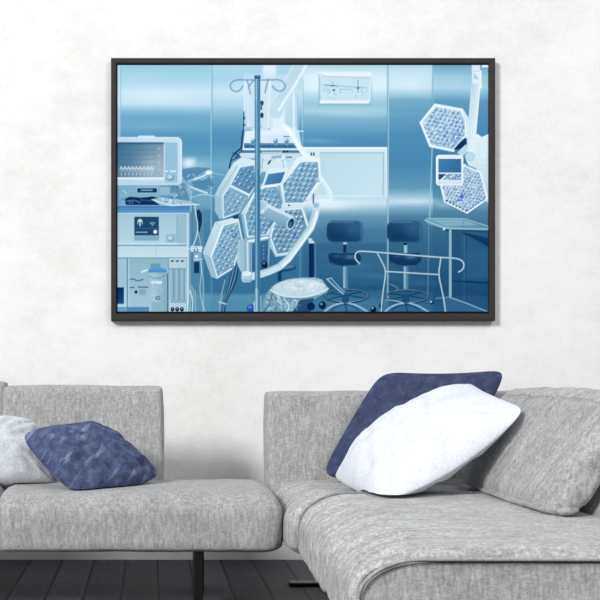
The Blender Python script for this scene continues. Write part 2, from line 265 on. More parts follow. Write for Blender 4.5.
# devices above the small screen
poly([(262, 156), (284, 154), (287, 168), (283, 172), (264, 171)], (204, 228, 240)); line([(268.4, 163.6), (270.8, 160)], 1.7, (16, 50, 92)); poly([(271, 156), (282, 155), (281, 158.5), (272, 160)], (130, 178, 208), .9); line([(270, 160), (280, 158), (286, 164)], .8, (236, 247, 251), .9, .25, True); rect(286, 156.4, 292, 158, (70, 124, 164), .9); line([(283, 160), (283.6, 168)], 1, (150, 192, 214)); line([(263, 158), (262, 168)], .8, (120, 170, 200), .8)
crumple([(256, 154), (300, 154), (296, 160), (262, 168)], 26, 2.4, .6, [(236, 247, 251), (120, 170, 202)], .6)
# white bent tube down the right of the column
line([(284, 126), (291, 132), (297, 144), (306, 156), (316, 162)], 5.4, (224, 240, 247), 1, .6, True); line([(286, 128), (293, 136), (299, 148), (306, 156)], 1.2, (246, 252, 253), .9, .5, True); rect(310.5, 152.5, 312, 155.6, (40, 84, 124)); rect(313, 152.5, 314.6, 155.6, (40, 84, 124))
line([(319, 176), (325, 184), (330, 193), (330.5, 204)], 4.8, (208, 231, 241), 1, .5, True); line([(320, 176), (327, 185), (331.4, 194), (331.8, 203)], 1, (238, 247, 251), .9, .4, True)
glow(322, 202, 9, 4, (236, 247, 251), .9); ell(322, 203, 6, 3.6, (220, 238, 246), soft=.8)
# chair back behind, stool, dark pillar
ell(283, 268.6, 13.5, 3.4, (30, 76, 116), ang=-.1); ell(284, 267.4, 10.5, 1.8, (104, 156, 186), .8, ang=-.1); rect(277.8, 271, 281.6, 281, (18, 56, 98)); rect(259, 248, 300, 296, (52, 106, 146), .25, soft=4)
rect(309, 241, 314.2, 278, (14, 42, 88), 1, ((22, 62, 110), (309, 250), (314, 250))); poly([(308, 238.5), (311, 238), (315.4, 243.4), (309, 243.4)], (190, 216, 228)); line([(315, 243), (315.4, 277)], .8, (100, 154, 186), .9); line([(300, 240), (300, 278)], .7, (110, 164, 190), .7); line([(313.4, 190), (313.4, 207)], 1.4, (46, 92, 132), .9)
# ================= big surgical lamp
LB = ((112, 164, 200), (92, 148, 186)); LL = (158, 199, 222); LD = (54, 106, 152)
# upper left head
poly([(240, 158.4), (244, 157.6), (256, 160.5), (262, 170), (256, 192), (240, 212), (224, 219), (219.5, 219), (214.8, 211), (214.8, 195), (218, 188), (233.5, 163)], (206, 230, 240), 1, ((150, 192, 212), (238, 160), (214, 215)))
line([(219.4, 219), (219.6, 196), (223, 189), (237, 166)], .8, (128, 178, 202), .9); poly([(214.8, 195), (219.6, 197), (219.6, 219), (214.8, 211)], (148, 190, 208), .8)
A1 = [(240, 167), (254.5, 164.6), (256, 186), (249.5, 194.6), (230.4, 185)]; A2 = [(230, 186.4), (249, 195.6), (247, 203), (238.6, 212.4), (223.4, 217.6), (223, 195)]
lenses(A1, (246, 175), (4.6, 1.9), (-2.9, 4.4), 1.9, ((98, 152, 190), (86, 140, 182)), (150, 192, 218), (30, 76, 126), ang=-.9, asp=.62, edge=((222, 240, 247), 1.1))
lenses(A2, (234, 200), (4.6, 1.9), (-2.7, 4.2), 2.0, ((126, 176, 204), (112, 164, 196)), (176, 210, 228), (70, 122, 162), ang=-.9, asp=.7, edge=((216, 236, 244), 1.0))
# centre head
poly([(241, 214), (252, 192), (258, 184), (281, 183), (288, 206), (276, 226), (270, 239), (246, 241)], (166, 202, 220))
Bc = [(244.8, 214.6), (255.6, 191), (262, 187.4), (277.5, 186), (283, 204), (281, 216), (270.5, 226), (266.6, 234.8), (248, 236.8)]
lenses(Bc, (262, 204), (4.9, .6), (-2.1, 4.6), 2.1, ((120, 172, 204), (104, 158, 192)), (176, 211, 230), (58, 112, 156), edge=((226, 242, 248), 1.2))
line([(240, 213), (249, 199), (257, 186)], 2.2, (110, 162, 190), .95); line([(241.6, 214.6), (251, 199), (258, 188)], .9, (228, 243, 249), .95); line([(242, 215), (246.6, 239)], 2.2, (136, 182, 204)); line([(240.6, 215), (244.6, 240)], .8, (92, 146, 178))
line([(269, 228), (274, 220), (279, 214)], 1.2, (40, 90, 130), .8)
# lower left head
poly([(215, 222), (236.8, 217), (238.8, 220), (242.6, 239), (234, 268.4), (217, 279), (211, 276.4), (203, 253.6), (204, 249)], (178, 211, 224), 1, ((206, 230, 240), (208, 240), (236, 224)))
poly([(203, 253.6), (211, 257), (217, 278.4), (211, 276.4)], (148, 192, 210)); line([(222.6, 225), (210.6, 256.6)], .9, (230, 244, 249), .9); line([(215, 222), (219, 226)], .6, (140, 186, 206)); poly([(232, 216.5), (238, 214.6), (238.6, 218.4), (234, 219)], (28, 72, 112))
Ec = [(223.4, 225.4), (238.2, 221.4), (242, 239), (233, 267.6), (217.4, 277.2), (211.4, 257.2)]
lenses(Ec, (227, 248), (3.9, 2.0), (-2.7, 4.2), 2.0, ((134, 182, 206), (110, 162, 192)), (180, 213, 229), (66, 116, 160), shade=(50, 96, 170), ang=-.9, asp=.72, edge=((224, 241, 247), 1.0))
for x, y in ((232, 231), (233.5, 237), (236, 234)): ell(x, y, 1.2, 1, (58, 96, 196), .8)
# small screen and its frame
poly([(261.6, 188), (266.4, 171.6), (270, 168.4), (288.6, 167.6), (285.6, 185.6)], (214, 235, 244)); poly([(264.4, 185.2), (268.6, 174), (285.2, 171.8), (281, 183)], (74, 138, 184), 1, ((60, 122, 172), (268, 174), (280, 184))); line([(262.6, 187.4), (281.6, 184.6)], .9, (236, 247, 250)); line([(268.4, 173.6), (264, 185.6)], .6, (150, 194, 216))
# upper right head
poly([(297, 157.4), (304, 156), (320, 158.4), (321.2, 182), (305, 206), (282, 206.5), (279.6, 184), (281, 182)], (206, 231, 241), 1, ((222, 240, 247), (284, 200), (316, 160)))
Cc = [(300.6, 161.4), (318.4, 161.6), (319.2, 179.6), (303.6, 203), (284.6, 203.4), (282.4, 184)]
lenses(Cc, (300, 184), (5.1, .3), (-1.9, 4.9), 2.45, ((124, 176, 206), (108, 162, 196)), (176, 212, 230), (66, 118, 160), edge=((232, 245, 250), .9))
line([(279.4, 186), (283.4, 207)], 2, (150, 194, 214)); line([(278.2, 186), (281.6, 205)], .7, (74, 128, 166)); rect(281.6, 203.6, 303, 208.4, (204, 228, 239)); ell(289, 205.4, 1, .9, (30, 76, 120)); line([(280, 209), (303, 207)], .8, (244, 251, 253))
# lower right head
poly([(281, 208), (303.4, 206.6), (309.4, 227), (296, 254), (275.6, 257), (268, 243), (268.4, 237.4), (271.6, 225)], (196, 222, 234), 1, ((168, 204, 220), (300, 210), (270, 252)))
Dc = [(284, 209.8), (301.8, 208.6), (307.4, 227), (294.8, 251.6), (277, 254.6), (270.8, 238), (273.4, 226)]
lenses(Dc, (290, 231), (5.0, .3), (-2.4, 4.6), 2.3, ((112, 164, 194), (92, 144, 180)), (178, 211, 227), (50, 100, 144), edge=((230, 244, 249), 1.0))
ell(295, 234.6, 1.7, 1.5, (62, 104, 220), .9); ell(297, 238, 1, 1, (80, 120, 220), .7); ell(296.5, 214, 1.1, 1, (70, 110, 215), .7)
# handle tube
poly([(258, 199), (265, 202.4), (294, 216.6), (289, 230), (264, 216.4), (256, 212)], (164, 203, 222), 1, ((110, 162, 190), (276, 204), (271, 224))); poly([(260, 200), (265, 202.4), (294, 216.6), (293, 219.4), (262, 205)], (214, 235, 244), .8); ell(262, 207, 5.4, 7, (196, 224, 237), ang=.5); ell(261.4, 206, 3.4, 4.8, (160, 199, 219), ang=.5); ell(290.8, 223.4, 3.9, 6.4, (190, 219, 232), ang=.35); ell(291, 223.4, 2.9, 5.2, (22, 66, 106), ang=.35); ell(290.2, 224.8, 1.7, 3.2, (70, 124, 158), .8, ang=.35)
line([(266, 203.4), (264, 216)], .7, (120, 170, 196), .7)
# console below
poly([(238, 240), (247, 239), (246, 272), (241, 272), (236.6, 262), (237.4, 250)], (166, 202, 218), 1, ((140, 184, 204), (238, 250), (247, 250))); poly([(244.6, 238), (268, 234.6), (270.6, 238), (269, 262), (268, 274), (244.4, 279)], (134, 180, 202)); poly([(247, 240.6), (267.4, 236.4), (269, 238), (249.6, 242.4)], (222, 240, 246)); line([(247.4, 242), (247.8, 274)], 1.8, (196, 222, 233)); line([(250.8, 243), (250.4, 272)], .8, (92, 146, 174))
poly([(252, 243.4), (268.4, 239.6), (267.4, 268), (252, 271)], (62, 116, 160), 1, ((44, 96, 140), (253, 244), (267, 268)))
for q in range(4): ell(263.6, 246 + 4 * q, .6, .6, (150, 190, 212))
ell(264.8, 264.6, 3.1, 3.3, (10, 34, 70)); ell(264, 263.4, 1.3, 1.2, (86, 134, 168)); line([(252, 272), (268, 267.6)], .8, (20, 60, 100))
# white yoke arm
line([(316.5, 207), (315, 216), (310.6, 228), (288, 259), (279, 267), (269, 271.4), (259, 274.8), (245, 278)], 7.2, (196, 224, 236), 1, .4); line([(317.6, 208), (316.4, 216), (312.2, 228.6), (290, 259.6), (281, 267.6)], 1.8, (234, 246, 250), .9, .5); line([(314.4, 208), (313, 215.4), (308.2, 227), (286, 257.2), (277.6, 264.6), (262, 271.4)], 1.2, (142, 186, 206), .8, .4); line([(279, 264), (282, 269)], .6, (140, 184, 204), .8)
ell(316.4, 206.4, 4, 4.6, (196, 222, 234)); ell(316, 205.4, 2.6, 2.4, (150, 192, 212)); rect(241.6, 271.5, 252, 282.4, (190, 219, 231), 1, ((150, 192, 208), (242, 274), (252, 282)), r=3); ell(246.6, 273.6, 5, 2.4, (214, 235, 242)); line([(242, 279.6), (251, 280.6)], .7, (130, 176, 198))
# cable bundle under the lower left head
for q in range(7): line([(233.5 + q * .8, 266 + q * .4), (229.5 + q * 1.1, 282), (226 + q * .5, 296), (222 + q * .6, 303), (220 + .8 * q, 312)], .8, [(18, 56, 98), (130, 178, 202), (30, 78, 120)][q % 3], .95, .25, True)
line([(219, 302), (226, 304)], 1.4, (170, 208, 222)); line([(225, 280), (221, 296), (219.5, 312)], 1.1, (168, 206, 222), .7, .4, True)
# ================= bagged bowl
bag = [(262, 312.5), (263, 302), (266, 294), (272, 286.5), (280, 282), (288, 279), (300, 277.6), (315, 277.4), (322, 279.6), (325.6, 284.6), (328.6, 288.4), (327, 292), (320, 296), (313, 300), (308, 306), (302, 312.5)]
poly(bag, (146, 188, 204), 1, ((108, 158, 182), (295, 280), (285, 312))); poly([(300, 300), (314, 298), (310, 312.5), (292, 312.5)], (28, 72, 112), .85); ell(311, 306.5, 4, 4, (12, 44, 84), .9)
ell(299, 287.6, 26.5, 8.4, (190, 217, 228), ang=-.03); ell(304, 285.6, 19, 6, (206, 228, 236), .7, soft=2)
crumple([(274, 286), (290, 279), (320, 279), (325, 288), (305, 295), (282, 294)], 60, 3.0, .9, [(228, 242, 247), (138, 178, 196), (180, 210, 220), (240, 249, 251)], .85)
crumple([(274, 286), (290, 279), (320, 279), (325, 288), (305, 295), (282, 294)], 60, 1.6, 1.4, [(232, 244, 248), (150, 190, 206)], .5)
line([(271, 290), (277, 294.4), (290, 297), (304, 297), (318, 294), (328, 288.6)], 1.6, (216, 236, 242), .95, .3, True); line([(272, 293), (280, 297), (292, 299), (306, 299), (319, 296)], 1.1, (86, 136, 162), .8, .3, True)
crumple([(263, 311), (266, 296), (273, 293), (296, 299), (301, 303), (296, 311)], 90, 3.0, .9, [(220, 239, 245), (92, 142, 168), (40, 88, 122), (176, 208, 220)], .9); crumple([(263, 311), (266, 296), (273, 293), (296, 299), (306, 301), (296, 311)], 60, 1.5, 1.6, [(200, 224, 233), (84, 134, 162)], .6); line([(272, 294), (270, 304), (264, 311)], 1, (40, 92, 124), .8, .3, True); line([(284, 299), (290, 306), (287, 312)], 1.2, (204, 230, 238), .9, .3, True)
# ================= IV pole
def hook(pts, w=.75):
    line(pts, w + .7, (76, 132, 170), .45, .5, True); line(pts, w, (100, 150, 184), .9, .3, True)
hook([(257, 80), (247, 80), (237, 79.6), (231.6, 82), (229.8, 86.2), (231.6, 90), (236.2, 92), (240.6, 90), (242.6, 86.4)]); hook([(247, 80.5), (248.4, 84), (249.4, 90), (250.4, 94)]); hook([(255, 80), (251, 83), (249, 87)])
hook([(259, 80), (270, 80), (279, 79.4), (284, 82.4), (285.6, 87), (283, 90.8), (278.6, 91.4), (274.6, 89), (272.4, 86)]); hook([(268.4, 79), (266.8, 85), (265, 92.6)])
rect(254.8, 76, 260.2, 312.5, (92, 152, 186)); w_ = window(254.8, 76, 260.2, 312.5)
for x, c, a, s in ((255.3, (56, 110, 150), .9, .5), (256.5, (150, 198, 220), .85, .8), (258.4, (66, 124, 162), .8, 1.0), (259.8, (34, 84, 126), .9, .6)): line([(x, 77), (x, 312.5)], s, c, a, .35)
line([(256.2, 80), (256.2, 100)], .8, (196, 226, 240), .6); rect(254.3, 75, 260.6, 78.6, (44, 96, 138), 1, r=.6); ell(257.5, 75.6, 2.9, .9, (110, 160, 190)); line([(258.2, 170), (258.2, 290)], 1.3, (40, 88, 130), .55, .5)
rect(255.4, 288, 257.6, 312, (168, 208, 222), .8); ell(251, 308.4, 4.6, 4, (38, 92, 186)); ell(249.8, 307, 2.2, 1.5, (92, 144, 216), .8); line([(254, 302), (254.6, 312)], 1.2, (190, 220, 232), .9); line([(260.6, 296), (261, 312)], .9, (190, 220, 230), .7)
# ================= two stools
def stool(cx, bx0, bx1, ring_y, neck):
    rect(bx0 + .8, 220.6, bx1 + 1.4, 242.6, (24, 66, 106), .35, r=6, soft=1.4)
    rect(bx0, 221, bx1, 241.6, (26, 72, 114), 1, ((48, 98, 140), (cx, 240), (cx + 9, 222)), r=6.5); rect(bx0 + 1, 221.4, bx1 - 8, 223, (104, 154, 184), .45, r=.8, soft=.5); glow(bx1 - 8, 229, 6, 5, (58, 110, 150), .5); glow(cx - 8, 236, 8, 4, (22, 62, 104), .5); line([(bx1 - .4, 226), (bx1 - .6, 237)], .7, (110, 160, 186), .6)
    if neck: rect(cx - 1.7, 243.4, cx + 1.4, 252.8, (20, 56, 94)); ell(cx, 243.4, 2.2, 1.2, (160, 196, 212))
    else: rect(cx - 1.6, 243, cx + 1.8, 253, (150, 192, 210)); ell(cx, 244, 1.9, 1.3, (14, 44, 82))
    poly([(cx - 17, 254.4), (cx - 13, 252.6), (cx - 4, 253.4), (cx + 5, 253), (cx + 13, 252.6), (cx + 16, 256), (cx + 15.6, 261), (cx + 11, 265), (cx + 4, 265.6), (cx - 3, 266.6), (cx - 10, 265), (cx - 15.6, 262.4)], (22, 64, 106)); glow(cx + 5, 257, 6, 2.4, (84, 134, 168), .8); glow(cx - 8, 256, 5, 1.6, (52, 102, 142), .7)
    line([(cx - 14, 262), (cx - 9, 265), (cx - 2, 266), (cx + 6, 265.4)], .6, (74, 124, 158), .7, .3, True); rect(cx - 2, 266.4, cx + 3.2, 291, (112, 162, 188), 1, ((66, 116, 150), (cx, 270), (cx + 3, 270))); line([(cx - .8, 267), (cx - .8, 291)], .9, (170, 206, 220), .8)
    ell(cx + 1.5, ring_y, 21, 6.6, (20, 56, 96), ring=2.4); ell(cx + 1.5, ring_y - .5, 21, 6.4, (140, 184, 206), .9, ring=.7)
    for dx, dy in ((-16, -3), (16, -4), (19, 2), (-18, 4)): line([(cx + 1, ring_y - 1), (cx + dx, ring_y + dy)], 1.1, (24, 68, 108), .9)
    for s, e in ((-1, 21), (1, 23)): line([(cx + 1, 302.4), (cx + s * 8, 304), (cx + s * 15, 307), (cx + s * e, 312)], 1.8, (156, 196, 212), .95, .35, True); line([(cx + 1, 304.2), (cx + s * 8, 306), (cx + s * 14, 310)], 1, (24, 66, 106), .9, .3, True)
    rect(cx - 3, 294, cx + 4, 303, (36, 84, 124), .9, r=1.5); line([(cx, 303), (cx + 2, 312)], 1.3, (30, 76, 116), .9)
stool(345, 326.8, 361.8, 296, True); stool(405.5, 387, 420.6, 296.6, False)
line([(327, 279), (334, 286), (343, 294)], 1.3, (176, 210, 224), .9, .3); line([(331, 278), (338, 286), (344, 292)], 1.1, (150, 192, 210), .9, .3); line([(328, 279), (331, 278)], .8, (200, 226, 236), .9)
ell(322.4, 305.4, 3.6, 4, (12, 42, 82)); ell(321.4, 304, 1.2, 1.2, (110, 158, 186)); ell(373.4, 309.6, 2.9, 3.2, (10, 38, 76)); ell(372.6, 308, 1, 1, (150, 190, 208)); ell(432, 302.6, 2.2, 2, (24, 66, 104)); ell(431, 301.8, 1, .8, (206, 228, 236)); ell(381, 306, 2, 3, (16, 48, 88))
line([(390, 284), (399, 288), (396, 291)], 1, (120, 168, 192), .7, .3, True); line([(386, 300), (398, 301), (404, 304)], 1, (170, 206, 220), .8, .3, True)
# ================= steel tables at the right
poly([(447, 230), (489, 230), (489, 312), (452, 298)], (40, 92, 134), .55); poly([(462, 232), (489, 238), (489, 249), (463, 235)], (22, 64, 106), .9); line([(463, 234), (489, 248)], .7, (90, 142, 172), .7); line([(466, 236), (466, 300)], 1.2, (34, 82, 124), .9); line([(464.4, 236), (464, 302)], .7, (80, 132, 164), .6); rect(466, 250, 489, 278, (52, 108, 150), .5, soft=2)
line([(452, 281), (489, 283)], 2, (20, 60, 102), .8); line([(466, 289), (489, 296)], 1.4, (28, 72, 114), .8); rect(452, 284, 489, 296, (34, 82, 124), .5)
poly([(442, 298), (450, 296), (489, 311), (489, 313), (444, 313)], (58, 112, 152), .8); line([(450, 297.6), (466, 303), (487, 311.6)], 1, (150, 194, 212), .9); line([(436, 298.4), (450, 297)], .9, (130, 178, 200), .8); line([(452, 296), (462, 294)], 2, (40, 88, 128), .7)
poly([(424.8, 219.4), (428, 218), (464, 218.2), (489, 226), (489, 230.6), (447, 229), (440, 227.6), (427, 223.6)], (112, 166, 190), 1, ((92, 148, 176), (430, 219), (485, 228))); line([(425, 220), (433, 223.6), (445, 228), (456, 228.6), (489, 229)], 1, (176, 212, 224), .9, .3, True); line([(427, 218.4), (464, 218.6), (488, 226)], .8, (170, 208, 222), .85); poly([(432, 220), (462, 219.6), (478, 225), (446, 226)], (134, 184, 202), .8); line([(464, 219), (463, 227)], .8, (84, 138, 168), .6); line([(445, 230.2), (489, 231.8)], 1.3, (28, 74, 114), .9); ell(444, 229, 1.3, 1.4, (196, 222, 232))
rect(449, 229.5, 451.6, 297, (142, 188, 206)); line([(452, 230), (452, 297)], .7, (34, 82, 122), .9); rect(453, 232, 461, 296, (30, 78, 120), .35, soft=1); line([(441, 275), (444, 284), (448, 292)], 1, (36, 84, 124), .8, .3, True)
# wire rack in front
def wire(pts, w=1.25):
    line(pts, w + .8, (40, 88, 128), .35, .5, True); line(pts, w, (196, 222, 234), .95, .3, True)
wire([(385.6, 271.4), (412, 273), (439, 274.6)]); wire([(377, 252.6), (381, 260), (386, 270), (384.4, 283), (382.4, 296), (381, 313)]); wire([(441, 257), (440, 264), (438.4, 274), (441.6, 289), (444, 300), (445.6, 313)])
wire([(359.6, 263.6), (355.6, 259.6), (354.6, 255.4), (357, 251.8), (361, 251), (380, 252.4), (410, 255), (440, 257.4), (454, 258), (461, 259.6), (464.4, 264), (463, 269.4), (458.6, 272)], 1.35)
# ================= surgical lamp at the right edge
poly([(473.6, 134), (478, 134), (481.6, 137), (489, 134), (489, 203), (482, 200), (470, 168), (466, 160)], (222, 240, 247), 1, ((190, 219, 233), (474, 140), (489, 190))); crumple([(474, 136), (489, 136), (489, 196), (476, 172)], 22, 3, .8, [(244, 251, 253), (170, 206, 224)], .7)
poly([(471.8, 64), (480, 64), (480, 70), (481.6, 71), (481, 88), (477, 88), (472, 84)], (214, 235, 244)); poly([(474, 72), (478.6, 79), (473.6, 79)], (160, 202, 222), .9); rect(482, 64, 489, 67.4, (228, 243, 249)); line([(473, 71), (479, 71)], .7, (170, 208, 226)); line([(480.6, 71), (481.4, 88)], .8, (240, 248, 251))
Gh = [(419.4, 122.4), (434.6, 103.4), (462.8, 108.6), (468.4, 117.6), (468.6, 136), (453.6, 152), (429.4, 147)]
poly(Gh, (222, 240, 248)); poly([(463, 109), (468.6, 118), (468.6, 137), (464, 130)], (206, 230, 241)); poly([(455, 150), (452, 148.6), (465.6, 137.4), (467, 144), (460, 149)], (20, 62, 110))
Gc = [(421.4, 122.4), (435.4, 106), (460.6, 110.8), (465, 120), (465.4, 135), (452.6, 149.8), (430.8, 145)]
lenses(Gc, (444, 127), (4.3, .8), (-2.2, 3.7), 2.0, ((178, 212, 234), (140, 186, 222)), (214, 234, 245), (66, 124, 178), shade=(96, 136, 214), m=.9)
def sparkle(P, n):
    xs = [p[0] for p in P]; ys = [p[1] for p in P]
    for _ in range(n):
        x, y = prng.uniform(min(xs), max(xs)), prng.uniform(min(ys), max(ys))
        if inside(P, x, y, 1.2): ell(x, y, prng.uniform(.4, 1.0), prng.uniform(.3, .8), [(240, 248, 253), (58, 108, 160), (232, 244, 250), (104, 150, 196), (240, 249, 253)][prng.randint(5)], .7, prng.uniform(0, 3), soft=.3)
sparkle(Gc, 260)
for q in range(16):
    x, y = 452 + prng.uniform(-8, 9), 136 + prng.uniform(-7, 7)
    if inside(Gc, x, y, 1): ell(x, y, .9, .8, (88, 124, 226), .7)
line(Gc + [Gc[0]], 1, (238, 248, 252), .95)
poly([(471.6, 83), (480, 84), (475.4, 136), (474, 152), (466.4, 152), (467.4, 136)], (188, 216, 231), 1, ((220, 238, 246), (468, 110), (478, 112))); line([(480, 86), (475.6, 136)], 1, (240, 248, 252), .9); line([(471.4, 88), (467.4, 138)], .8, (214, 235, 244), .9)
Hc = [(441.4, 184), (446, 168), (464, 166.4), (479.6, 173), (486, 198), (467, 211.6), (445.6, 200.6)]
poly([(439.6, 184), (445, 165), (466, 164), (481.4, 172), (488.6, 198.8), (467.2, 213.8), (444, 202)], (228, 243, 249))
lenses(Hc, (463, 190), (3.3, .5), (-1.7, 2.9), 1.5, ((180, 210, 232), (150, 190, 222)), (212, 232, 244), (72, 116, 172), shade=(104, 136, 216), m=.7)
sparkle(Hc, 330)
for q in range(12): ell(460 + prng.uniform(-3, 3), 198 + prng.uniform(-3, 3), .9, .8, (72, 96, 232), .85)
for q in range(7): t = q / 6; ell(447 + 19 * t, 201 + 10 * t, .9, .8, (30, 66, 110)); ell(484 - 16 * t, 199 + 11.6 * t, .7, .8, (40, 80, 124), .8)
line([(466, 165), (476, 169)], 1.2, (110, 150, 186)); ell(470, 156.6, 5.2, 4.8, (190, 217, 232)); ell(470, 156.6, 4.6, 4.2, (160, 200, 222), .6, ring=.8); poly([(457, 153), (466, 144), (467, 152), (463, 156)], (200, 226, 239), .9)
rect(436, 154.8, 463.4, 185.6, (222, 240, 248), 1, r=3); rect(438.4, 158.8, 461.2, 172.6, (68, 130, 180), 1, ((54, 112, 166), (440, 159), (460, 172))); rect(438.4, 173.8, 461.2, 180, (140, 184, 214)); poly([(438.6, 174), (446, 174), (441, 179.6), (438.6, 179.6)], (40, 86, 128)); line([(441, 180), (447, 174)], 1.2, (236, 247, 251))
for q in range(60):
    ell(prng.uniform(445, 461), prng.uniform(174.4, 179.6), .7, .6, [(226, 240, 248), (80, 122, 176), (110, 140, 220)][q % 3], .85)
rect(438, 181, 462, 184, (196, 222, 236), .7, soft=.6); line([(436.6, 157), (436.6, 183)], .8, (246, 252, 253), .9)
# fine photographic unevenness
IMG += (prng.rand(PH, PW, 1).astype(np.float32) - .5) * 5
PIC = IMG.reshape(PH // 2, 2, PW // 2, 2, 3).mean((1, 3))
lum_ = (PIC * np.array((.3, .59, .11), np.float32)).sum(-1, keepdims=True)
PIC = lum_ + (PIC - lum_) * .90                                        # slightly muted ink
PIC = np.clip((PIC - 150) * 1.07 + 148, 0, 255)
# ---------------------------------------------------------------- helpers
def link(name, me, mat=None, parent=None, smooth=True):
    o = bpy.data.objects.new(name, me); COL.objects.link(o)
    if mat: me.materials.append(mat)
    if smooth: me.polygons.foreach_set('use_smooth', [True] * len(me.polygons))
    if parent: o.parent = parent; o.matrix_parent_inverse.identity(); o.location = -parent.location if parent.parent is None else (0, 0, 0)
    return o
def thing(name, label, cat, loc=(0, 0, 0), group=None):
    o = bpy.data.objects.new(name, None); COL.objects.link(o); o.location = loc; o.empty_display_size = .1
    o['label'] = label; o['category'] = cat
    if group: o['group'] = group
    return o
def tag(o, label, cat, group=None):
    o['label'] = label; o['category'] = cat
    if group: o['group'] = group
    return o
def soft_box(name, lo, hi, r, mat, parent=None, step=.02, puff=0.0, warp=None, wrinkle=None, amp=.003, seed=0.0, bump_scale=6.0):
    """upholstered block: box with rounded edges (r per axis), slight puff and cloth unevenness"""
    lo, hi = Vector(lo), Vector(hi); c = (lo + hi) / 2; h = (hi - lo) / 2
    r = r if hasattr(r, '__len__') else (r, r, r)      # each entry: one radius, or (low side, high side)
    RR = [tuple(min(q, h[k] * .98) for q in (r[k] if hasattr(r[k], '__len__') else (r[k], r[k]))) for k in range(3)]
    n = [max(4, int(2 * h[k] / step)) for k in range(3)]
    def ticks(k):
        # denser rows near the rounded edges
        ra, rb = RR[k]; a0, b0 = -h[k] + ra, h[k] - rb; out = []
        e = max(4, int(ra / step * 1.6) + 3)
        for i in range(e): out.append(-h[k] + ra * (1 - math.cos(i / e * math.pi / 2)))
        q = max(2, int((b0 - a0) / step))
        for i in range(q + 1): out.append(a0 + (b0 - a0) * i / q)
        e = max(4, int(rb / step * 1.6) + 3)
        for i in range(e - 1, -1, -1): out.append(h[k] - rb * (1 - math.cos(i / e * math.pi / 2)))
        return out
    T = [ticks(k) for k in range(3)]
    verts, index, faces = [], {}, []
    def vid(i, j, k):
        key = (i, j, k)
        if key not in index:
            index[key] = len(verts); verts.append(Vector((T[0][i], T[1][j], T[2][k])))
        return index[key]
    L = [len(t) - 1 for t in T]
    for ax in range(3):
        a, b = (ax + 1) % 3, (ax + 2) % 3
        for side in (0, L[ax]):
            for i in range(L[a]):
                for j in range(L[b]):
                    q = []
                    for di, dj in ((0, 0), (1, 0), (1, 1), (0, 1)):
                        key = [0, 0, 0]; key[ax] = side; key[a] = i + di; key[b] = j + dj
                        q.append(vid(*key))
                    faces.append(q if side else q[::-1])
    out = []
    for p in verts:
        inner = Vector([max(-h[k] + RR[k][0], min(h[k] - RR[k][1], p[k])) for k in range(3)])
        r = [RR[k][0] if p[k] < 0 else RR[k][1] for k in range(3)]
        d = Vector([(p[k] - inner[k]) / r[k] for k in range(3)])
        if d.length > 1e-6:
            m = max(abs(d[k]) for k in range(3)); l = d.length
            d = d * (1 / l) * (m if m < 1 else 1)
            if m < 1: d = d * 1.0
        nrm = Vector([d[k] / r[k] if r[k] else 0 for k in range(3)])
        nrm = nrm.normalized() if nrm.length > 1e-6 else Vector((0, 0, 1))
        q = Vector([inner[k] + d[k] * r[k] for k in range(3)])
        u = [q[k] / h[k] for k in range(3)]
        pf = 1.0
        for k in range(3): pf *= (1 - min(1, abs(u[k])) ** 2) if abs(nrm[k]) < .6 else 1
        w = c + q + nrm * (puff * pf)
        s = noise.noise(w * bump_scale + Vector((seed, 0, 0))) * amp + noise.noise(w * bump_scale * 3.1 + Vector((0, seed, 0))) * amp * .45
        if wrinkle: s += wrinkle(w, nrm)
        w = w + nrm * s
        out.append(warp(w) if warp else w)
    me = bpy.data.meshes.new(name); me.from_pydata(out, [], faces); me.update()
    return link(name, me, mat, parent)
def slab(name, lo, hi, mat, parent=None, bev=.002, warp=None):
    bm = bmesh.new(); bmesh.ops.create_cube(bm, size=1)
    for v in bm.verts: v.co = Vector([(lo[k] + hi[k]) / 2 + v.co[k] * (hi[k] - lo[k]) for k in range(3)])
    if bev: bmesh.ops.bevel(bm, geom=bm.edges[:], offset=bev, segments=2, affect='EDGES', profile=.5)
    if warp:
        for v in bm.verts: v.co = warp(v.co)
    me = bpy.data.meshes.new(name); bm.to_mesh(me); bm.free()
    return link(name, me, mat, parent, False)
def tube(name, pts, rad, mat, parent=None, seg=8):
    verts, faces = [], []
    n = len(pts)
    for i, p in enumerate(pts):
        t = (pts[min(i + 1, n - 1)] - pts[max(i - 1, 0)]).normalized()
        a = t.cross(Vector((0, 1, 0)))
        a = a.normalized() if a.length > .01 else Vector((1, 0, 0))
        b = t.cross(a).normalized()
        for k in range(seg):
            w = 2 * math.pi * k / seg
            verts.append(p + a * math.cos(w) * rad + b * math.sin(w) * rad)
    for i in range(n - 1):
        for k in range(seg):
            faces.append((i * seg + k, i * seg + (k + 1) % seg, (i + 1) * seg + (k + 1) % seg, (i + 1) * seg + k))
    faces += [tuple(range(seg))[::-1], tuple((n - 1) * seg + k for k in range(seg))]
    me = bpy.data.meshes.new(name); me.from_pydata(verts, [], faces); me.update()
    return link(name, me, mat, parent)
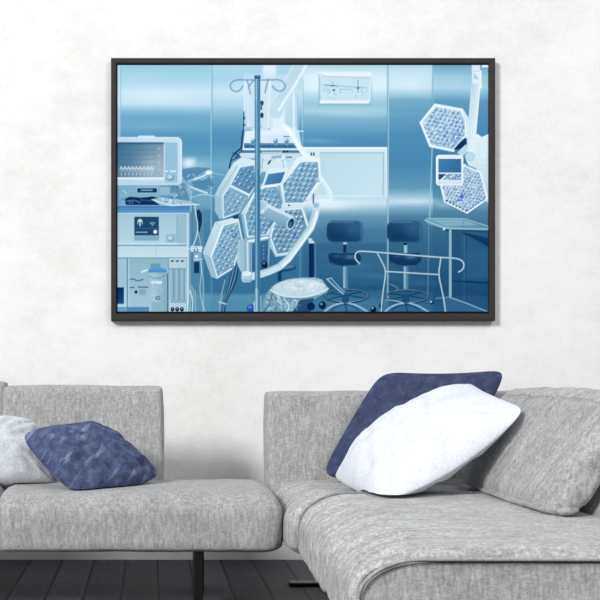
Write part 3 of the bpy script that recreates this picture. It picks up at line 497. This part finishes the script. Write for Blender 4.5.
def pillow(name, B, thick, mat, N=64, seed=0.0, folds=.006, front=.55, power=.5, fold_dir=None, parent=None):
    """B: eight border points (corner, mid, corner, mid ...); stuffed cushion with pinched rim and folds"""
    def S(u, v):
        c = [(-1, -1), (0, -1), (1, -1), (1, 0), (1, 1), (0, 1), (-1, 1), (-1, 0)]
        k_ = max(abs(u), abs(v)) / max(1e-6, (abs(u) ** 9 + abs(v) ** 9) ** (1 / 9)); u, v = u * k_, v * k_; P = Vector((0, 0, 0))
        for (a, b), X in zip(c, B):
            if a and b: w = .25 * (1 + a * u) * (1 + b * v) * (a * u + b * v - 1)
            elif b: w = .5 * (1 - u * u) * (1 + b * v)
            else: w = .5 * (1 + a * u) * (1 - v * v)
            P += X * w
        return P
    verts, faces = [], []
    tt = [math.sin(math.pi / 2 * (-1 + 2 * i / N)) for i in range(N + 1)]
    ids = {}
    mid = S(0, 0); nn = (S(.3, 0) - S(-.3, 0)).cross(S(0, .3) - S(0, -.3)).normalized()
    if nn.y > 0: nn = -nn                       # the visible side
    for side in (1, -1):
        for i, u in enumerate(tt):
            for j, v in enumerate(tt):
                edge = i in (0, N) or j in (0, N)
                if edge and side == -1: ids[(side, i, j)] = ids[(1, i, j)]; continue
                q = max(0, (1 - u * u) * (1 - v * v))
                h = thick * (front if side == 1 else 1 - front) * q ** power * (1 + .12 * noise.noise(Vector((u * 1.7 + seed, v * 1.7, side))))
                P = S(u, v)
                if not edge:
                    # folds running in from the corners and edges
                    e = max(abs(u), abs(v)); g = math.atan2(v, u)
                    fz = noise.noise(Vector((math.cos(g) * 3.2 + seed, math.sin(g) * 3.2, e * .9 + side)))
                    fz2 = noise.noise(Vector((u * 5 + seed, v * 5, seed + side)))
                    s = folds * (fz * 1.6 * e * (1 - e ** 6) + .5 * fz2)
                    if fold_dir:
                        t = u * fold_dir[0] + v * fold_dir[1]; o = -u * fold_dir[1] + v * fold_dir[0]
                        s += fold_dir[2] * (1 - abs(noise.noise(Vector((t * 4.2 + .5 * noise.noise(Vector((o * 2, t, seed))), o * .8, seed)))) * 3.2) * (1 - e ** 4)
                    P = P + nn * side * (h + s * min(1, q * 4))
                ids[(side, i, j)] = len(verts); verts.append(P)
    for side in (1, -1):
        for i in range(N):
            for j in range(N):
                f = [ids[(side, i, j)], ids[(side, i + 1, j)], ids[(side, i + 1, j + 1)], ids[(side, i, j + 1)]]
                faces.append(f if side == 1 else f[::-1])
    me = bpy.data.meshes.new(name); me.from_pydata(verts, [], faces); me.update()
    bm = bmesh.new(); bm.from_mesh(me); bmesh.ops.recalc_face_normals(bm, faces=bm.faces); bm.to_mesh(me); bm.free()
    return link(name, me, mat, parent)

# ---------------------------------------------------------------- materials
def mat_new(name):
    m = bpy.data.materials.new(name); m.use_nodes = True
    nt = m.node_tree; b = nt.nodes['Principled BSDF']
    return m, nt, b
def N_(nt, t, **kw):
    n = nt.nodes.new(t)
    for k, v in kw.items(): setattr(n, k, v)
    return n
def noise_tex(nt, coord, scale, stretch=(1, 1, 1), detail=3.0, rough=.55):
    mp = N_(nt, 'ShaderNodeMapping'); mp.inputs['Scale'].default_value = stretch
    t = N_(nt, 'ShaderNodeTexNoise'); t.inputs['Scale'].default_value = scale; t.inputs['Detail'].default_value = detail; t.inputs['Roughness'].default_value = rough
    nt.links.new(coord, mp.inputs['Vector']); nt.links.new(mp.outputs['Vector'], t.inputs['Vector'])
    return t.outputs['Fac']
def math_(nt, op, a, b=None, c=None):
    n = N_(nt, 'ShaderNodeMath', operation=op)
    for k, v in enumerate((a, b, c)):
        if v is None: continue
        if isinstance(v, (int, float)): n.inputs[k].default_value = v
        else: nt.links.new(v, n.inputs[k])
    return n.outputs[0]
def ramp(nt, fac, stops):
    r = N_(nt, 'ShaderNodeValToRGB')
    while len(r.color_ramp.elements) < len(stops): r.color_ramp.elements.new(.5)
    for e, (p, c) in zip(r.color_ramp.elements, stops): e.position = p; e.color = (*c, 1)
    nt.links.new(fac, r.inputs['Fac']); return r.outputs['Color']
def bump(nt, b, h, strength, dist=.002):
    n = N_(nt, 'ShaderNodeBump'); n.inputs['Strength'].default_value = strength; n.inputs['Distance'].default_value = dist
    nt.links.new(h, n.inputs['Height']); nt.links.new(n.outputs['Normal'], b.inputs['Normal'])
def linen(name, dark, mid, light, weave=1.0, sheen=.15, streak=None):
    m, nt, b = mat_new(name)
    co = N_(nt, 'ShaderNodeTexCoord').outputs['Object']
    fx = noise_tex(nt, co, 70, (.7, .7, 3.2), 2); fz = noise_tex(nt, co, 48, (2.6, 2.6, .55), 3)
    fg = noise_tex(nt, co, 150, (1, 1, 1), 3, .7); cl = noise_tex(nt, co, 14, (1, 1, 1), 4, .6)
    s = math_(nt, 'ADD', math_(nt, 'MULTIPLY', fx, .20 * weave), math_(nt, 'MULTIPLY', fz, .34 * weave))
    s = math_(nt, 'ADD', s, math_(nt, 'MULTIPLY', fg, .30 + .54 * (1 - weave)))
    s = math_(nt, 'ADD', s, math_(nt, 'MULTIPLY', cl, .16))
    if streak:                                      # shallow creases running one way, their light and shade painted into the colour
        rot, sc, st, amt = streak
        mp = N_(nt, 'ShaderNodeMapping'); mp.inputs['Rotation'].default_value = rot; nt.links.new(co, mp.inputs['Vector'])
        wv = noise_tex(nt, mp.outputs['Vector'], sc, st, 3, .55)
        sx = N_(nt, 'ShaderNodeSeparateXYZ'); nt.links.new(co, sx.inputs[0])
        mk = math_(nt, 'MINIMUM', 1.0, math_(nt, 'MAXIMUM', .35, math_(nt, 'SUBTRACT', 2.1, math_(nt, 'MULTIPLY', sx.outputs['X'], 1.7 if rot[0] == 0 else .8))))
        s = math_(nt, 'ADD', s, math_(nt, 'MULTIPLY', math_(nt, 'MULTIPLY', math_(nt, 'SUBTRACT', wv, .48), mk), amt))
    nt.links.new(ramp(nt, s, [(.36, lin(dark)), (.5, lin(mid)), (.63, lin(light))]), b.inputs['Base Color'])
    b.inputs['Roughness'].default_value = .95; b.inputs['Specular IOR Level'].default_value = .15
    b.inputs['Sheen Weight'].default_value = sheen; b.inputs['Sheen Roughness'].default_value = .6
    bump(nt, b, s, .5, .003)
    return m
M_sofa = linen('grey_linen', (124, 124, 124), (158, 158, 158), (190, 190, 190))
M_seat = linen('grey_linen_seat', (126, 126, 126), (164, 164, 164), (204, 204, 204), streak=((0, 0, 0), 26, (.22, 3.4, .3), .36))
M_cush = linen('grey_linen_cushion', (124, 124, 124), (158, 158, 158), (192, 192, 192), streak=((-.65, 0, 0), 24, (.3, 2.4, .2), .24))
M_crease = linen('crease_shade_grey', (104, 104, 105), (132, 132, 133), (156, 156, 157))  # darker grey imitating the shade in the crease behind the chaise
M_white = linen('white_cotton', (200, 204, 212), (215, 219, 227), (226, 230, 237), .3, .1)
M_pale = linen('pale_grey_velvet', (176, 181, 188), (200, 205, 211), (222, 226, 231), .3, .3)
def velvet(name, a, b_, c, sheen, crush=0):
    m, nt, b = mat_new(name)
    co = N_(nt, 'ShaderNodeTexCoord').outputs['Object']
    s = math_(nt, 'ADD', math_(nt, 'MULTIPLY', noise_tex(nt, co, 26, (1, 1, 1), 5, .65), .7), math_(nt, 'MULTIPLY', noise_tex(nt, co, 170, (1, 1, 1), 2), .3))
    base = ramp(nt, s, [(.34, lin(a)), (.5, lin(b_)), (.66, lin(c))])
    if crush:                                       # nap brushed the other way along narrow creases
        mp = N_(nt, 'ShaderNodeMapping'); mp.inputs['Rotation'].default_value = (0, math.radians(-38), 0); nt.links.new(co, mp.inputs['Vector'])
        cn = noise_tex(nt, mp.outputs['Vector'], 11, (3.6, 1.5, .62), 3, .5)
        f = math_(nt, 'MULTIPLY', math_(nt, 'MAXIMUM', 0.0, math_(nt, 'MULTIPLY', math_(nt, 'SUBTRACT', cn, .56), 7.0)), crush)
        mxc = N_(nt, 'ShaderNodeMix', data_type='RGBA'); nt.links.new(f, mxc.inputs[0]); nt.links.new(base, mxc.inputs[6]); mxc.inputs[7].default_value = (*lin((150, 160, 190)), 1)
        base = mxc.outputs[2]
    nt.links.new(base, b.inputs['Base Color'])
    b.inputs['Roughness'].default_value = .9; b.inputs['Specular IOR Level'].default_value = .1
    b.inputs['Sheen Weight'].default_value = sheen; b.inputs['Sheen Roughness'].default_value = .35; b.inputs['Sheen Tint'].default_value = (*lin((205, 212, 236)), 1)
    bump(nt, b, s, .35, .003)
    return m
M_blue = velvet('blue_velvet', (54, 62, 90), (72, 82, 114), (98, 108, 142), .35, .55)
M_navy = velvet('navy_velvet', (48, 54, 80), (60, 67, 96), (78, 86, 116), .15)
# plaster wall
M_wall, nt, b = mat_new('white_plaster')
co = N_(nt, 'ShaderNodeTexCoord').outputs['Object']
big = noise_tex(nt, co, 1.6, (1, 1, 1), 6, .62); mid_ = noise_tex(nt, co, 9, (1, 1, 1.6), 5, .6); fine = noise_tex(nt, co, 55, (1, 1, 1), 4, .6)
s = math_(nt, 'ADD', math_(nt, 'MULTIPLY', big, .5), math_(nt, 'ADD', math_(nt, 'MULTIPLY', mid_, .3), math_(nt, 'MULTIPLY', fine, .2)))
nt.links.new(ramp(nt, s, [(.36, lin((224, 223, 222))), (.5, lin((234, 234, 233))), (.6, lin((239, 239, 239)))]), b.inputs['Base Color'])
b.inputs['Roughness'].default_value = .9; b.inputs['Specular IOR Level'].default_value = .1
bump(nt, b, math_(nt, 'ADD', math_(nt, 'MULTIPLY', mid_, .5), math_(nt, 'MULTIPLY', fine, .35)), .35, .006)
# dark plank floor
M_floor, nt, b = mat_new('dark_floorboards')
co = N_(nt, 'ShaderNodeTexCoord').outputs['Object']
sep = N_(nt, 'ShaderNodeSeparateXYZ'); nt.links.new(co, sep.inputs[0])
bx = math_(nt, 'DIVIDE', math_(nt, 'ADD', sep.outputs['X'], .108 + .141 * 60), .141)
fr = math_(nt, 'FRACT', bx); ids_ = math_(nt, 'FLOOR', bx)
gap = math_(nt, 'MINIMUM', fr, math_(nt, 'SUBTRACT', 1.0, fr))
gapm = math_(nt, 'GREATER_THAN', gap, .034)
wn = N_(nt, 'ShaderNodeTexWhiteNoise', noise_dimensions='1D'); nt.links.new(ids_, wn.inputs['W'])
grain = noise_tex(nt, co, 30, (3.0, .25, 1), 5, .65)
val = math_(nt, 'ADD', math_(nt, 'MULTIPLY', grain, .7), math_(nt, 'MULTIPLY', wn.outputs['Value'], .3))
colr = ramp(nt, val, [(.25, lin((50, 50, 55))), (.5, lin((68, 68, 77))), (.8, lin((86, 86, 97)))])
mx = N_(nt, 'ShaderNodeMix', data_type='RGBA'); mx.inputs[6].default_value = (.003, .003, .003, 1)
nt.links.new(gapm, mx.inputs[0]); nt.links.new(colr, mx.inputs[7]); nt.links.new(mx.outputs[2], b.inputs['Base Color'])
b.inputs['Roughness'].default_value = .55; b.inputs['Specular IOR Level'].default_value = .25
bump(nt, b, math_(nt, 'MINIMUM', math_(nt, 'MULTIPLY', gap, 12), 1.0), .6, .003)
def plain(name, col, rough, metal=0.0, nz=.06, spec=.4):
    m, nt, b = mat_new(name)
    co = N_(nt, 'ShaderNodeTexCoord').outputs['Object']
    f = noise_tex(nt, co, 40, (1, 1, 1), 3)
    c0 = tuple(v * (1 - nz) for v in lin(col)); c1 = tuple(v * (1 + nz) for v in lin(col))
    nt.links.new(ramp(nt, f, [(.3, c0), (.7, c1)]), b.inputs['Base Color'])
    b.inputs['Roughness'].default_value = rough; b.inputs['Metallic'].default_value = metal; b.inputs['Specular IOR Level'].default_value = spec
    return m
M_frame = plain('charcoal_frame', (57, 54, 53), .7, spec=.12); M_frame_in = plain('charcoal_frame_inner', (34, 34, 36), .8, spec=.1)
M_leg = plain('black_metal', (14, 14, 15), .35); M_paper = plain('canvas_edge', (210, 214, 218), .9)

# ---------------------------------------------------------------- the room
def struct(o): o['kind'] = 'structure'; return o
struct(slab('floor', (-6, -3.5, -.1), (6.5, WALL + .2, 0), M_floor, bev=0))
struct(slab('wall_back', (-6, WALL, 0), (6.5, WALL + .2, 3.6), M_wall, bev=0))

# ---------------------------------------------------------------- framed picture
YF = WALL - .042           # front of the frame
YP = WALL - .030           # the print
pf = F / YF; pp = F / YP
def fx(px, Y): return (px - VX) * Y / F
def fz_(py, Y): return EYE - (py - VY) * Y / F
fx0, fx1, fz1, fz0 = fx(111, YF), fx(495.4, YF), fz_(57.8, YF), fz_(320.8, YF)
ix0, ix1, iz1, iz0 = fx(116.3, YF), fx(489.6, YF), fz_(63.2, YF), fz_(313.8, YF)
pic = thing('framed_picture', 'large blue operating room picture in a thin charcoal frame hanging on the white wall', 'picture', ((fx0 + fx1) / 2, WALL, fz0))
def rail(pts, mat_):                               # four-sided moulding rail with mitred ends, front face slightly crowned
    (ax, az), (bx_, bz), (cx, cz), (dx, dz) = pts    # outer a-b, inner c-d
    bm = bmesh.new()
    def V(x, y, z): return bm.verts.new((x, y, z))
    rings = []
    for (ox, oz), (nx, nz) in (((ax, az), (dx, dz)), ((bx_, bz), (cx, cz))):
        e = .18
        rings.append([V(ox, WALL - .001, oz), V(ox, YF + .003, oz), V(ox + (nx - ox) * e, YF, oz + (nz - oz) * e), V(ox + (nx - ox) * (1 - e), YF, oz + (nz - oz) * (1 - e)), V(nx, YF + .003, nz), V(nx, WALL - .001, nz)])
    a, c = rings
    for k in range(6): bm.faces.new((a[k], a[(k + 1) % 6], c[(k + 1) % 6], c[k]))
    bm.faces.new(a[::-1]); bm.faces.new(c)
    bmesh.ops.recalc_face_normals(bm, faces=bm.faces)
    me = bpy.data.meshes.new('frame_rail'); bm.to_mesh(me); bm.free()
    return link('frame_rail', me, mat_, pic, False)
O = [(fx0, fz0), (fx1, fz0), (fx1, fz1), (fx0, fz1)]; I = [(ix0, iz0), (ix1, iz0), (ix1, iz1), (ix0, iz1)]
for k in range(4): rail((O[k], O[(k + 1) % 4], I[(k + 1) % 4], I[k]), M_frame)
slab('backing_board', (ix0 - .003, YP + .006, iz0 - .003), (ix1 + .003, WALL - .002, iz1 + .003), M_frame_in, pic, 0)
# print: a flat sheet with its printed colours stored on a dense grid of points
h_, w_n = PIC.shape[:2]
xs = (PX0 + (np.arange(w_n) * 2 + 1) / SS - VX) / pp
zs = EYE - (PY0 + (np.arange(h_) * 2 + 1) / SS - VY) / pp
co_ = np.empty((h_, w_n, 3), np.float32); co_[..., 0] = xs[None]; co_[..., 1] = YP; co_[..., 2] = zs[:, None]
ii = np.arange(h_ * w_n).reshape(h_, w_n)
q = np.stack([ii[1:, :-1], ii[1:, 1:], ii[:-1, 1:], ii[:-1, :-1]], -1).reshape(-1, 4)
me = bpy.data.meshes.new('canvas_print')
me.vertices.add(h_ * w_n); me.vertices.foreach_set('co', co_.ravel())
me.loops.add(q.size); me.loops.foreach_set('vertex_index', q.ravel().astype(np.int32))
me.polygons.add(len(q)); me.polygons.foreach_set('loop_start', np.arange(0, q.size, 4, dtype=np.int32))
me.update(calc_edges=True)
ca = me.color_attributes.new('ink', 'FLOAT_COLOR', 'POINT')
v = PIC / 255; lv = np.where(v <= .04045, v / 12.92, ((v + .055) / 1.055) ** 2.4)
rgba = np.ones((h_ * w_n, 4), np.float32); rgba[:, :3] = lv.reshape(-1, 3) * PRINT_GAIN
ca.data.foreach_set('color', rgba.ravel())
M_print, nt, b = mat_new('printed_canvas')
at_ = N_(nt, 'ShaderNodeAttribute', attribute_name='ink'); nt.links.new(at_.outputs['Color'], b.inputs['Base Color'])
b.inputs['Roughness'].default_value = 1; b.inputs['Specular IOR Level'].default_value = 0
link('canvas_print', me, M_print, pic, False)

# ---------------------------------------------------------------- sectional sofa
sofa = thing('sectional_sofa', 'light grey linen corner sofa with chaise and slim black legs under the picture', 'sofa', (0, 4.2, 0))
ST = .418                                           # seat height
def lean(y0, z0, k): return lambda p: Vector((p.x, p.y + max(0, p.z - z0) * k, p.z))
def wr_bench(w, n):
    s = .0
    if n.z > -.3:
        s += .004 * noise.noise(Vector((w.x * 3, w.y * 9, w.z * 9)))
    return s
soft_box('seat_cushion', (-.538, 3.94, .209), (.468, 4.50, ST + .004), ((.035, .08), (.085, .06), (.022, .075)), M_sofa, sofa, .022, .004, None, wr_bench, .0035, 1.3)
soft_box('seat_cushion', (-1.55, 3.93, .213), (-.540, 4.50, ST + .006), ((.06, .035), (.085, .06), (.022, .075)), M_sofa, sofa, .03, .004, None, wr_bench, .0035, 5.3)
soft_box('backrest', (-.585, 4.44, .30), (.052, 4.60, .785), (.022, .035, .022), M_sofa, sofa, .02, .004, lean(0, .42, .12), None, .004, 2.2, 5)
soft_box('backrest', (-1.55, 4.452, .30), (-.574, 4.60, .804), (.03, .04, .03), M_sofa, sofa, .03, .004, lean(0, .42, .12), None, .004, 8.2, 5)
soft_box('backrest', (.462, 4.44, .30), (1.80, 4.60, .763), (.022, .035, .022), M_sofa, sofa, .02, .004, lean(0, .42, .12), None, .0045, 4.7, 5)
def wr_seat(w, n):                                  # pull folds running over the left edge
    d = max(0, 1 - abs(w.x - .50) / .30)
    t = w.y * 1.0 + .35 * (w.x - .5) * (w.x - .5) + .15 * w.z
    return -.010 * min(1, d * 1.6) * math.exp(-(noise.noise(Vector((w.x * 2.0, t * 13, w.z * 2.0))) / .11) ** 2)
soft_box('seat_cushion', (.472, 3.80, .205), (1.45, 4.50, ST + .004), ((.14, .05), (.09, .06), (.045, .11)), M_seat, sofa, .02, .004, None, wr_seat, .003, 3.1)
YC0, YC1 = 2.60, 3.86
def flare(x, y): return x - max(0, 1.2 - max(0, x - .47)) / 1.2 * .036 * (YC1 - y) / (YC1 - YC0)
def chaise_warp(p):
    p = chaise_lip(p); return Vector((flare(p.x, p.y), p.y, p.z))
def chaise_lip(p):                                  # the front is set back inside a padded lip
    if p.y < YC0 + .05:
        zt = ST + .018; ix = (p.x - .497) ; iz = (zt - p.z)
        a = min(1, max(0, (ix - .022) / .012)); c = min(1, max(0, (iz - .026) / .010))
        # rounded corner of the inset
        rx_, rz_ = .15, .10
        if ix < rx_ and iz < rz_:
            k = math.hypot((rx_ - ix) / (rx_ - .022), (rz_ - iz) / (rz_ - .026)); a = c = min(1, max(0, (1 - k) / .08))
        return Vector((p.x, p.y + .035 * min(a, c), p.z))
    return p
soft_box('chaise_cushion', (.497, YC0, .205), (1.80, YC1, ST + .020), ((.17, .05), (.05, .08), (.045, .115)), M_seat, sofa, .010, .003, chaise_warp, wr_seat, .0028, 6.6)
# front panel of the chaise with its rounded corner, and the piping around it
def corner_path(x0, z1, rx_, rz_, zb, xe, n=14):
    pts = [(x0, zb)]
    for i in range(n + 1):
        t = math.pi / 2 * i / n
        pts.append((x0 + rx_ - rx_ * math.cos(t), z1 - rz_ + rz_ * math.sin(t)))
    k = 40
    for i in range(1, k + 1): pts.append((x0 + rx_ + (xe - x0 - rx_) * i / k, z1))
    return pts
cp = corner_path(.489, ST - .014, .145, .090, .205, 1.80)
bm = bmesh.new()
fr_ = [bm.verts.new((x, YC0 + .018 + .002 * noise.noise(Vector((x * 6, z * 6, 0))), z)) for x, z in cp] + [bm.verts.new((1.80, YC0 + .018, .205))]
bk_ = [bm.verts.new((v.co.x, YC0 + .06, v.co.z)) for v in fr_]
bm.faces.new(fr_)
for i in range(len(fr_)): bm.faces.new((fr_[i], bk_[i], bk_[(i + 1) % len(fr_)], fr_[(i + 1) % len(fr_)]))
bmesh.ops.recalc_face_normals(bm, faces=bm.faces)
me = bpy.data.meshes.new('front_panel'); bm.to_mesh(me); bm.free()
fp = link('front_panel', me, M_sofa, sofa, False)
pip = tube('piping_or_crease', [Vector((x, YC0 + .008, z + .0045)) for x, z in corner_path(.478, ST - .008, .15, .095, .205, 1.80)], .0048, M_sofa, sofa)
tube('piping_or_crease', [Vector((flare(x, YC1), YC1 - .068, z)) for x, z in corner_path(.499, ST + .0215, .17, .115, .26, 1.2)], .0045, M_crease, sofa)  # added dark cord that draws the shaded crease between rear seat and chaise
# side backrest (runs towards the viewer) and the loose back cushion leaning on it
def side_warp(p): return Vector((p.x + max(0, p.z - ST) * .50, p.y, p.z))
soft_box('backrest', (1.232, 2.0, ST - .01), (1.46, 4.43, .735), (.05, .04, .05), M_sofa, sofa, .03, .006, side_warp, None, .004, 9.4, 5)
def wr_cush(w, n):
    t = (w.y - 3.2) * 1.0 + .55 * (w.z - .42)
    d = min(1, max(0, (w.z - .45) * 6)) if n.x < .3 else 0
    return -.012 * d * math.exp(-(noise.noise(Vector((t * 6.5, w.z * 1.6, .3))) / .10) ** 2)
soft_box('back_cushion', (1.098, 3.13, ST + .022), (1.212, 4.12, .783), (.05, (.07, .09), .06), M_cush, sofa, .010, .014, lambda p: Vector((p.x + max(0, p.z - ST - .03) * .50, p.y, p.z)), wr_cush, .004, 7.7, 5)
# under-frame rail and legs
def leg(x, y, foot=None):
    l = slab('leg', (x - .016, y - .055, 0), (x + .016, y + .055, .22), M_leg, sofa, .002)
    return l
for x, y in ((.169, 4.02), (.192, 4.42), (-1.1, 4.02), (-1.1, 4.42), (1.30, 2.72)): leg(x, y)
lg = slab('leg', (.70, 4.43, 0), (.73, 4.52, .22), M_leg, sofa, .002)
slab('foot', (.548, 4.45, .0), (.80, 4.51, .014), M_leg, lg, .004)

# ---------------------------------------------------------------- cushions lying on the sofa
P8 = lambda L: [at(*p) for p in L]
from mathutils.bvhtree import BVHTree
def settle(o, obstacles, gap=.005, rounds=8):
    """press a soft cushion out of whatever it rests on"""
    trees = []
    for ob in obstacles:
        off = ob.location + (ob.parent.location if ob.parent else Vector((0, 0, 0)))
        trees.append(BVHTree.FromPolygons([v.co + off for v in ob.data.vertices], [tuple(p.vertices) for p in ob.data.polygons]))
    for _ in range(rounds):
        for v in o.data.vertices:
            for t in trees:
                loc, n, idx, d = t.find_nearest(v.co, .2)
                if loc is None: continue
                side = (v.co - loc).dot(n)
                if side < 0: v.co = loc + n * gap
                elif d < gap: v.co = loc + (v.co - loc) * (gap / max(d, 1e-5))
    o.data.update()
blocks = [c for c in sofa.children if c.name.split('.')[0] in ('seat_cushion', 'backrest', 'chaise_cushion', 'back_cushion', 'piping_or_crease')]
pale = tag(pillow('throw_pillow', P8([(-50, 430, 4.32), (-5, 418, 4.36), (39, 422, 4.37), (38, 450, 4.33), (58, 483, 4.27), (20, 484, 4.24), (-40, 488, 4.22), (-55, 460, 4.26)]), .17, M_pale, seed=2.4, folds=.012), 'pale grey plush throw pillow at the left end of the sofa', 'pillow')
blue = tag(pillow('throw_pillow', P8([(20, 434, 4.16), (60, 427, 4.22), (104, 424, 4.28), (133, 451, 4.30), (162, 475, 4.26), (122, 489, 4.12), (79, 495, 4.02), (48, 467, 4.06)]), .16, M_blue, seed=5.1, folds=.016, fold_dir=(.8, -.6, .008)), 'crumpled dark blue velvet throw pillow lying on the left seat', 'pillow')
navy = tag(pillow('throw_pillow', P8([(320, 477, 4.25), (350, 422, 4.30), (382, 371, 4.37), (445, 374, 4.39), (507, 369, 4.37), (482, 420, 4.28), (445, 482, 4.20), (385, 481, 4.22)]), .12, M_navy, seed=8.8, folds=.008), 'navy velvet throw pillow standing behind the white one on the right seat', 'pillow')
white = tag(pillow('throw_pillow', P8([(331, 475, 4.06), (392, 428, 4.08), (468, 380, 4.12), (492, 397, 3.90), (529, 408, 3.62), (457, 467, 3.66), (383, 502, 3.58), (354, 489, 3.88)]), .22, M_white, seed=12.5, folds=.012, front=.66, power=.62, fold_dir=(.9, .4, .006)), 'bright white cotton throw pillow leaning in the corner of the sofa', 'pillow')
settle(pale, blocks); settle(blue, blocks + [pale]); settle(blue, blocks); settle(navy, blocks); settle(white, blocks + [navy]); settle(white, blocks); settle(white, [c for c in blocks if c.name.startswith('chaise')], .013)

# ---------------------------------------------------------------- light
w = bpy.data.worlds.new('world'); C.world = w; w.use_nodes = True
w.node_tree.nodes['Background'].inputs['Color'].default_value = (.98, .99, 1, 1)
w.node_tree.nodes['Background'].inputs['Strength'].default_value = WORLD
def area(name, loc, target, size, power, col=(1, 1, 1)):
    l = bpy.data.lights.new(name, 'AREA'); l.shape = 'RECTANGLE'; l.size, l.size_y = size; l.energy = power; l.color = col
    o = bpy.data.objects.new(name, l); COL.objects.link(o); o.location = loc
    o.rotation_euler = (Vector(target) - Vector(loc)).to_track_quat('-Z', 'Y').to_euler()
    return o
area('window_light', (-10.5, -8.5, 9.0), (.6, 4.6, .9), (3.6, 3.6), KEY, (1, .995, .985))
area('wall_fill_light', (3.5, -1.5, 6.0), (.8, 5.0, .8), (3, 2), FILL, (.985, .99, 1))  # unseen fill lamp, added to brighten the wall behind the sofa
# ---------------------------------------------------------------- camera
cam = bpy.data.cameras.new('camera'); co = bpy.data.objects.new('camera', cam); COL.objects.link(co)
co.location = (0, 0, EYE); co.rotation_euler = (math.pi / 2, 0, 0)
cam.sensor_width = 36; cam.lens = F / 600 * 36; cam.shift_x = (300 - VX) / 600; cam.shift_y = (VY - 300) / 600
cam.clip_start = .05; cam.clip_end = 60
C.camera = co
C.view_settings.view_transform = 'Standard'; C.view_settings.look = 'None'; C.view_settings.exposure = 0; C.view_settings.gamma = 1
